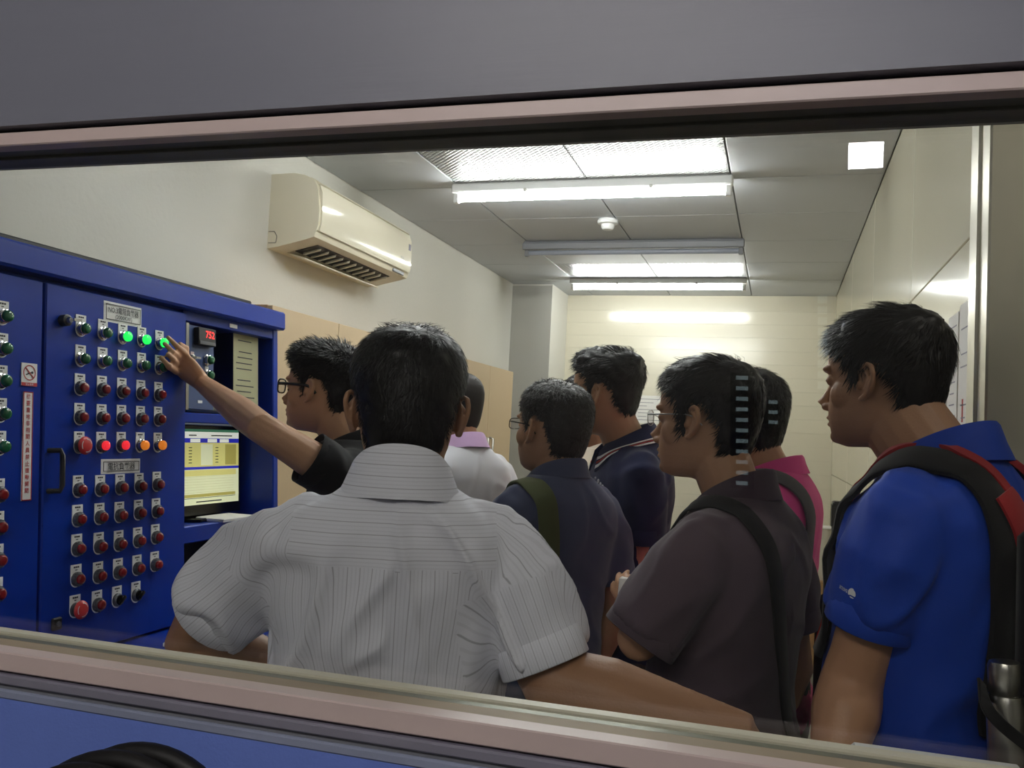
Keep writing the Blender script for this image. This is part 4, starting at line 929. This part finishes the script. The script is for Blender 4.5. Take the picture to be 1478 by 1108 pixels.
def stripe_cloth():
    m, N, L = nt('cloth_striped'); b = N['Principled BSDF']; b.inputs['Roughness'].default_value = .85; b.inputs['Specular IOR Level'].default_value = .25; b.inputs['Sheen Weight'].default_value = .1
    at_ = N.new('ShaderNodeAttribute'); at_.attribute_name = 'weave'
    def mth(op, a, v=None, v2=None):
        n = N.new('ShaderNodeMath'); n.operation = op
        if isinstance(a, (int, float)): n.inputs[0].default_value = a
        else: L.new(a, n.inputs[0])
        if v is not None:
            if isinstance(v, (int, float)): n.inputs[1].default_value = v
            else: L.new(v, n.inputs[1])
        if v2 is not None: n.inputs[2].default_value = v2
        return n.outputs[0]
    f1 = mth('FRACT', mth('MULTIPLY', at_.outputs['Fac'], 1 / .0165)); line = mth('LESS_THAN', mth('ABSOLUTE', mth('SUBTRACT', f1, .5)), .032)
    f2 = mth('FRACT', mth('MULTIPLY', at_.outputs['Fac'], 1 / .0055)); fine = mth('LESS_THAN', mth('ABSOLUTE', mth('SUBTRACT', f2, .5)), .16)
    tc = N.new('ShaderNodeTexCoord'); n = N.new('ShaderNodeTexNoise'); n.inputs['Scale'].default_value = 9; L.new(tc.outputs['Object'], n.inputs[0])
    fac = mth('ADD', mth('MULTIPLY', line, .36), mth('MULTIPLY', fine, .1)); fac = mth('ADD', fac, mth('MULTIPLY', n.outputs['Fac'], .08))
    x = N.new('ShaderNodeMix'); x.data_type = 'RGBA'; x.inputs[6].default_value = S(226, 227, 238); x.inputs[7].default_value = S(96, 96, 106); L.new(fac, x.inputs[0]); L.new(x.outputs[2], b.inputs['Base Color'])
    n2 = N.new('ShaderNodeTexNoise'); n2.inputs['Scale'].default_value = 420; L.new(tc.outputs['Object'], n2.inputs[0]); bp = N.new('ShaderNodeBump'); bp.inputs['Strength'].default_value = .15; bp.inputs['Distance'].default_value = .002; L.new(n2.outputs['Fac'], bp.inputs['Height']); L.new(bp.outputs[0], b.inputs['Normal'])
stripe_cloth()
def set_weave(ob, P, fn):
    me = ob.data; at_ = me.attributes.new('weave', 'FLOAT', 'CORNER'); nl = len(me.loops); li = np.empty(nl, np.int32); me.loops.foreach_get('vertex_index', li)
    v = verts_of(me) + W[ob.name]; ls = np.empty(len(me.polygons), np.int32); me.polygons.foreach_get('loop_total', ls); fid = np.repeat(np.arange(len(ls)), ls)
    cen = np.zeros((len(ls), 3)); np.add.at(cen, fid, v[li]); cen /= ls[:, None]
    at_.data.foreach_set('value', fn(v[li], cen[fid]).astype(np.float32))
def pic(P, u, v, out=.0):
    """point on a shirt seen in the picture at u, v"""
    d = Vector(nrm(ray(u, v))); loc, n_, _, _ = P.bvh.ray_cast(Vector(CAM), d)
    return (None, None) if loc is None else (V3(loc) + V3(n_) * out, V3(n_))

# 1 -- the operator pressing a lamp
def op_hand(mb):
    def g(u, v, n):
        r = ray(u, v); return CAM + r * (((P0 + PN * n - CAM) @ PN) / (r @ PN))
    wr = OPW; kn = [at(268, 511, D1 - .02), at(261, 517, D1 - .015), at(256, 526, D1 - .005), at(256, 537, D1 + .005)]
    c = (kn[1] + kn[2]) / 2
    mb.tube([wr, wr * .6 + c * .4, wr * .25 + c * .75, c], [(.025, .021), (.033, .019), (.038, .016), (.036, .012)], 14, up=nrm(np.cross(kn[0] - kn[3], c - wr)))
    tips = [(g(243, 487, .05), g(255, 499, .06)), (g(238, 496, .05), g(249, 508, .064)), (g(242, 511, .06), g(250, 519, .066)), (g(233, 516, .048), g(243, 528, .064))]
    for q, ((t_, mdl), r) in enumerate(zip(tips, (.0082, .0086, .0082, .0092))):
        mb.tube([kn[q] * .75 + wr * .25, kn[q], mdl, t_], [r * 1.1, r * 1.12, r, r * .75], 10); mb.ell(t_, [r * .78] * 3, None, 8, 6)
    th = [wr * .6 + c * .4, kn[0] * .7 + wr * .3 - PN * .02, g(268, 502, .05), g(258, 496, .045)]
    mb.tube(th, [.014, .012, .0105, .008], 9)
D1 = float((pp(*ps(262, 518), .075) - CAM) @ RW[:, 2]); OPW = at(292, 553, D1 + .03)
p1 = person('man in black shirt and black glasses reaching out to a lit green lamp', at(464, 561, 2.38), .98, (93, 3, 0), 104,
            {'l': dict(el=at(378, 618, 2.12), wr=OPW, custom=op_hand, sleeve=.4, slr=(.07, .068), fat=.92)}, 'skin_b', 'cloth_black',
            dict(tt=.02, ts=.007, lt=.034, ls=.014, spike=.8, lift=.4, comb=(0, .5, .2), front=.06, n=6000, seed=3, vol=(.006, 0), jit=.3, nape=-.07), collar=dict(back=.035, flare=.02), wseed=1, wrk=.004, eyes=True, hfwd=.085, lean=(0, .05), wide=.9, vox=.0038)
glasses(p1, 'black_gloss', .0021, .027, .0185, temple_r=(.0015, .004))

# 2 -- white shirt, seen from behind
p2 = person('man in white pinstriped short-sleeved shirt seen from behind with elbows out', at(588, 588, 1.40), 1.0, (23, -3, 0), 20,
            {'l': dict(el=at(270, 912, 1.44), wr=at(455, 985, 1.5), sleeve=.64, slr=(.08, .078), fat=1.12, hd=(.9, .5, -.4), pn=(-.3, .3, -1)),
             'r': dict(el=at(797, 985, 1.30), wr=at(1082, 1068, 1.22), sleeve=.80, slr=(.082, .070), fat=1.38, hd=(.6, -.05, -.9), pn=(-.4, 0, -.6), hs=1.0)},
            'skin_c', 'cloth_striped', dict(tt=.014, ts=.0085, lt=.034, ls=.018, comb=(0, -.1, -.5), n=16000, seed=5, front=.055, nape=-.092, wid=.0006, lift=.32, jit=.5, mat='hair_black'),
            wide=1.0, hvox=.0022, svox=.006, wrk=.011, collar=dict(back=.072, r=.068, flare=.03, ztop=1.45), neck_r=.062, wseed=2, hfwd=.04)
def weave2(p, c):
    lp, lc = p2.T.inv(p), p2.T.inv(c); out = np.arctan2(lp[:, 0] / .19, -(lp[:, 1] + .01) / .125) * .172
    yk = (lc[:, 2] > 1.345) & (np.abs(lc[:, 0]) < .15); out = np.where(yk, lp[:, 2], out)
    for key in 'lr':
        sh, el, wr = p2.arm[key]; ax = nrm(el - sh); a_ = nrm(np.cross(ax, [.2, .2, 1])); b_ = np.cross(ax, a_)
        tt = (c - sh) @ ax; rd = np.linalg.norm((c - sh) - tt[:, None] * ax, axis=1); isl = (tt > .045) & (rd < .125)
        q = p - sh; ang = np.arctan2(q @ b_, q @ a_); qc = c - sh; ac_ = np.arctan2(qc @ b_, qc @ a_); ang = ac_ + (ang - ac_ + math.pi) % (2 * math.pi) - math.pi
        out = np.where(isl, ang * .085, out)
    return out
set_weave(p2.shirt, p2, weave2)
set_weave(p2.collar, p2, lambda p, c: p2.T.inv(p)[:, 2])

# 3 -- lilac collar, behind the white shirt
p3 = person('dark-cropped man in lilac polo and white jacket half hidden behind the striped shirt', at(655, 588, 2.95), 1.03, (62, 0, 0), 60, {}, 'skin_e', 'cloth_white',
            dict(tt=.004, ts=.003, lt=.004, ls=.003, n=2500, seed=8, mat='hair_cropped', front=.07, nape=-.075), collar=dict(back=.04, flare=.024, r=.066), collar_m='cloth_lilac', wseed=3, shirt_name='jacket')
def patch(P, ctrl, width, m_, name, parent, off=.003, n=40): return ribbon(P, ctrl, width, off, .003, n, parent, m_, name)
T3 = p3.T
patch(p3, [T3((-.06, .08, 1.44)), T3((-.05, .13, 1.30)), T3((-.045, .14, 1.12))], .1, 'cloth_lilac', 'shirt_front', p3.root)
patch(p3, [T3((-.155, .1, 1.36)), T3((-.165, .0, 1.43)), T3((-.155, -.1, 1.36)), T3((-.14, -.14, 1.2))], .05, 'panel_grey', 'jacket_stripe', p3.shirt)
ribbon(p3, [T3((.04, -.08, 1.46)), T3((-.055, -.04, 1.475)), T3((-.075, .05, 1.44)), T3((-.055, .13, 1.3)), T3((-.01, .15, 1.1))], .017, .006, .002, 40, p3.root, 'strap_black', 'lanyard')

# 4 -- grey hair, slate shirt
p4 = person('grey-haired man with glasses in slate blue shirt with olive strap', at(797, 618, 2.28), 1.0, (60, 6, 0), 54, {}, 'skin_d', 'cloth_slate',
            dict(tt=.01, ts=.007, lt=.02, ls=.013, n=11000, seed=11, mat='hair_grey', front=.066, nape=-.075, wid=.0007, jit=.7, lift=.5), collar=dict(back=.042, flare=.018, r=.064), wseed=4, wrk=.004, wide=.9, hfwd=.02)
glasses(p4, 'black_gloss', .0011, .024, .014, zc=-.002)

# 5 -- tall young man in navy polo
p5 = person('tall young man in navy polo with white and red striped collar', at(872, 568, 2.58), 1.0, (82, 0, 0), 112,
            {'l': dict(el=at(914, 848, 2.45), wr=at(868, 935, 2.34), sleeve=.5, slr=(.074, .072), hd=(-.3, -.1, -1))}, 'skin_d', 'cloth_navy',
            dict(tt=.022, ts=.007, lt=.04, ls=.014, n=7000, seed=14, comb=(0, .9, .25), front=.07, temple=.048, vol=(.007, .004), lift=.3, crown=(0, -.07, .09), nape=-.062, burn=-.03, jit=.25), collar=dict(back=.046, flare=.036, r=.062, point=.04, ztop=1.465), wseed=5, wrk=.003, wide=.93, hfwd=.06, lean=(0, .03))
R5 = p5.collar_rings
for f0, f1, mm, nm in ((.30, .44, 'stripe_white', 'collar_stripe'), (.52, .62, 'stripe_red', 'collar_stripe'), (.70, .86, 'stripe_white', 'collar_stripe')):
    rg = []
    for r in R5:
        o_ = nrm(V3(r[6]) - V3(r[8])); a_, b_ = V3(r[5]), V3(r[6]); h = nrm(np.cross(nrm(b_ - a_), nrm(np.cross(nrm(b_ - a_), o_)))) ; h = h if h @ o_ > 0 else -h
        rg.append([a_ + (b_ - a_) * f0 + h * .0002, a_ + (b_ - a_) * f0 + h * .0016, a_ + (b_ - a_) * f1 + h * .0016, a_ + (b_ - a_) * f1 + h * .0002])
    obj(nm, MB().loft(rg), mm, p5.shirt)
q = MB()
for k, (u, v) in enumerate(((860, 690), (864, 694.5), (867, 699), (870, 702.5), (873, 706))):
    loc, n_ = pic(p5, u, v, .001)
    if loc is not None and np.linalg.norm(loc - p5.T.base if hasattr(p5.T, 'base') else 0) >= 0: q.ell(loc, [.0035, .0035, .0065 if k else .004], None, 8, 6)
if q.v: obj('chest_print', q, 'white_ink', p5.shirt)

# 6 -- hidden behind the navy polo
p6 = person('man in beige shirt almost hidden behind the navy polo', at(846, 590, 2.98), 1.0, (112, 0, 0), 105, {}, 'skin_e', 'cloth_beige',
            dict(tt=.008, ts=.005, lt=.02, ls=.012, n=2500, seed=17, front=.06), collar=dict(back=.03, flare=.024, gap=34), wseed=6)
patch(p6, [p6.T((-.03, .1, 1.40)), p6.T((-.03, .14, 1.25)), p6.T((-.03, .15, 1.1))], .12, 'cloth_rose', 'shirt_front', p6.shirt)

# 7 -- plum shirt, wire glasses
p7 = person('man in dark plum shirt and wire glasses with black shoulder strap', at(1017, 604, 1.78), 1.0, (75, 0, 0), 66,
            {'l': dict(el=at(922, 922, 1.58), wr=at(938, 905, 1.86), sleeve=.93, slr=(.08, .074), hd=at(904, 850, 1.9) - at(938, 905, 1.86), pn=(0, 1, .3), curl=.5)}, 'skin_d', 'cloth_plum',
            dict(tt=.012, ts=.01, lt=.036, ls=.024, n=10000, seed=21, comb=(0, .75, -.1), front=.066, temple=.04, nape=-.085, wid=.0009, lift=.2, burn=-.035, jit=.28, vol=(.002, .004), mat='hair_soft'), collar=dict(back=.052, flare=.018, r=.064), wseed=7, wrk=.004, hvox=.0024, svox=.007, hfwd=.062, lean=(0, .04), drop=-.03, belly=.04, deep=1.0)
glasses(p7, 'steel', .0009, .022, .0155, square=2.4)
# 8 -- pink shirt
p8 = person('man in bright pink shirt with grey strap standing behind the plum shirt', at(1072, 604, 2.2), 1.0, (60, 0, 0), 78, {}, 'skin_d', 'cloth_pink',
            dict(tt=.014, ts=.01, lt=.03, ls=.02, n=5500, seed=24, lift=.4), collar=dict(back=.036, flare=.02), wseed=8, wide=.92, hfwd=.06)
# 9 -- blue polo with backpack
p9 = person('man in royal blue polo wearing a red and black backpack by the doorway', at(1272, 548, 1.60), 1.02, (64, -2, 0), 60,
            {'l': dict(el=at(1230, 985, 1.42), wr=at(1196, 1140, 1.34), sleeve=.60, slr=(.08, .07), fat=1.18, hd=(-.1, .0, -1))}, 'skin_a', 'cloth_blue',
            dict(tt=.014, ts=.010, lt=.045, ls=.03, n=12000, seed=27, comb=(0, .7, -.25), front=.068, temple=.045, nape=-.1, wid=.0009, lift=.18, burn=-.01, jit=.22, vol=(.0, .008), side=.018), collar=dict(back=.054, flare=.026, r=.072), wseed=9, wrk=.006, hvox=.002, svox=.007, hfwd=.09, lean=(0, .03), drop=.0, jaw=1.1, neck_r=.068, belly=.03, deep=1.12, wide=1.03)
# sleeve logo
loc, n_ = pic(p9, 1222, 852)
if loc is not None:
    U9 = nrm(ray(1232, 853.4) - ray(1222, 852)); U9 = nrm(U9 - n_ * (U9 @ n_)); T9 = np.cross(n_, U9); T9 = T9 if T9[2] > 0 else -T9
    q = MB(); put_text(q, 'arnova', loc - U9 * .0065, U9, T9, .0055, .018); lg = MB()
    c0 = loc + U9 * .0115 + T9 * .0005; r0 = .0078
    lg.add([c0] + [c0 + (U9 * math.cos(a) + T9 * math.sin(a)) * r0 for a in np.linspace(math.pi * .42, math.pi * 1.2, 12)] + [c0 + U9 * -.003 - T9 * .0035], [(0, i, i + 1) for i in range(1, 13)])
    c1 = c0 + U9 * .0022 + T9 * .0006
    lg.add([c1 + (U9 * math.cos(a) + T9 * math.sin(a)) * .0056 for a in np.linspace(-.6, math.pi * .95, 14)] + [c1 - U9 * .0054 - T9 * .0038], [tuple(range(15))])
    lg.add([c0 + U9 * a + T9 * b_ for a, b_ in ((-.0035, -.0052), (.0055, -.0052), (.003, -.0072), (-.002, -.0072))], [(0, 1, 2, 3)])
    for mb_, nm in ((q, 'sleeve_lettering'), (lg, 'sleeve_emblem')):
        for i, p in enumerate(mb_.v):
            l2, n2, _, _ = p9.bvh.find_nearest(Vector(p)); mb_.v[i] = tuple(l2 + n2 * .0012)
        if mb_.v: obj(nm, mb_, 'white_ink', p9.shirt)

# ---------------------------------------------------------------- bags and straps
def strap_path(P, x, zf=1.2, zb=1.1, xf=None, xb=None):
    T = P.T; xf = x if xf is None else xf; xb = x if xb is None else xb
    return [T((xf, .16, zf)), T((x * .98, .14, 1.33)), T((x, .06, 1.42)), T((x, -.03, 1.45)), T((x, -.12, 1.39)), T((x * .5 + xb * .5, -.16, (1.36 + zb) / 2)), T((xb, -.15, zb))]
# olive bag strap on the slate shirt
b4 = tag(empty('shoulder_bag', p4.T((-.12, .1, 1.0))), 'olive shoulder bag worn over the slate blue shirt', 'bag'); ribbon(p4, strap_path(p4, -.12, 1.1, 1.05), .05, .004, .006, 56, b4, 'strap_olive')
T4 = p4.T; bag_body('bag_body', T4((-.14, .24, .98)), p4.T.R[:, 0] * .12, p4.T.R[:, 1] * .05, V3((0, 0, .14)), 'strap_olive', b4)
# black bag of the plum shirt: strap over the near shoulder, bag behind the hip
b7 = tag(empty('shoulder_bag', p7.T((-.1, -.2, .8))), 'black shoulder bag hanging behind the plum shirt', 'bag'); ribbon(p7, strap_path(p7, -.105, 1.22, .98, xb=.03), .036, .004, .005, 64, b7, 'strap_black')
T7 = p7.T; bag_body('bag_body', T7((.07, -.175, .84)), T7.R[:, 0] * .11, T7.R[:, 1] * .045, V3((0, 0, .13)), 'strap_black', b7); bag_body('flap', T7((.07, -.225, .9)), T7.R[:, 0] * .105, T7.R[:, 1] * .006, V3((0, 0, .07)), 'cloth_black', b7, .004)
# grey strap of the pink shirt
b8 = tag(empty('shoulder_bag', p8.T((.1, -.2, 1.0))), 'dark grey bag strapped over the pink shirt', 'bag'); ribbon(p8, strap_path(p8, -.1, 1.15, 1.1), .04, .004, .006, 56, b8, 'strap_grey')
T8 = p8.T; bag_body('bag_body', T8((-.06, -.21, 1.0)), T8.R[:, 0] * .09, T8.R[:, 1] * .06, V3((0, 0, .2)), 'strap_black', b8)
# red and black backpack
T9_ = p9.T; b9 = tag(empty('backpack', T9_((0, -.22, .95))), 'black backpack with red shoulder straps on blue polo', 'backpack')
for s_ in (-1, 1):
    st = ribbon(p9, strap_path(p9, s_ * .105, 1.12, 1.05), .058, .006, .010, 72, b9, 'strap_black'); ribbon(p9, strap_path(p9, s_ * .072, 1.12, 1.3), .02, .007, .012, 72, st, 'strap_red', 'red_piping')
BR9 = T9_.R
bag_body('back_panel', T9_((0, -.175, 1.15)), BR9[:, 0] * .14, BR9[:, 1] * .02, V3((0, 0, .22)), 'strap_black', b9, .015)
ribbon(p9, [T9_((-.09, -.12, 1.40)), T9_((-.06, -.16, 1.32)), T9_((-.03, -.17, 1.22)), T9_((-.05, -.17, 1.05)), T9_((-.07, -.16, .98))], (.05, .075), .016, .006, 48, b9, 'strap_red', 'red_yoke')
bag_body('main_pouch', T9_((0, -.27, 1.1)), BR9[:, 0] * .15, BR9[:, 1] * .08, V3((0, 0, .25)), 'strap_black', b9, .05)
bag_body('front_pouch', T9_((0, -.37, 1.02)), BR9[:, 0] * .12, BR9[:, 1] * .04, V3((0, 0, .15)), 'strap_black', b9, .03)
sp_ = T9_((-.17, -.24, .98)); bag_body('side_pocket', sp_ - V3((0, 0, .0)), BR9[:, 0] * .03, BR9[:, 1] * .05, V3((0, 0, .08)), 'strap_black', b9, .01)
bt = tag(empty('steel_bottle', at(1452, 1020, 1.22)), 'stainless steel flask in the backpack side pocket', 'flask')
bc = at(1452, 1015, 1.22); up9 = nrm(V3((-.05, 0, 1)))
obj('cup_lid', MB().lathe([(.019, .012), (.0215, .015), (.0215, .05), (.019, .056), (.01, .058)], bc, up9, 22), 'steel', bt, 40); obj('flask_body', MB().lathe([(.02, -.12), (.025, -.115), (.025, .0), (.021, .012)], bc, up9, 22), 'steel', bt, 40)
ribbon(p9, [at(1415, 985, 1.25), at(1424, 1020, 1.2), at(1450, 1050, 1.18), at(1490, 1080, 1.2)], .016, .0, .004, 30, b9, 'strap_black', 'elastic_loop', project=False)
# small white box held by the plum shirt's hand
tag(obj('white_box', MB().obox(at(903, 848, 1.905), V3((.014, 0, 0)), V3((0, .012, 0)), V3((.001, 0, .022)), 0, .002), 'paper'), 'small white box held up behind the plum sleeve', 'box')
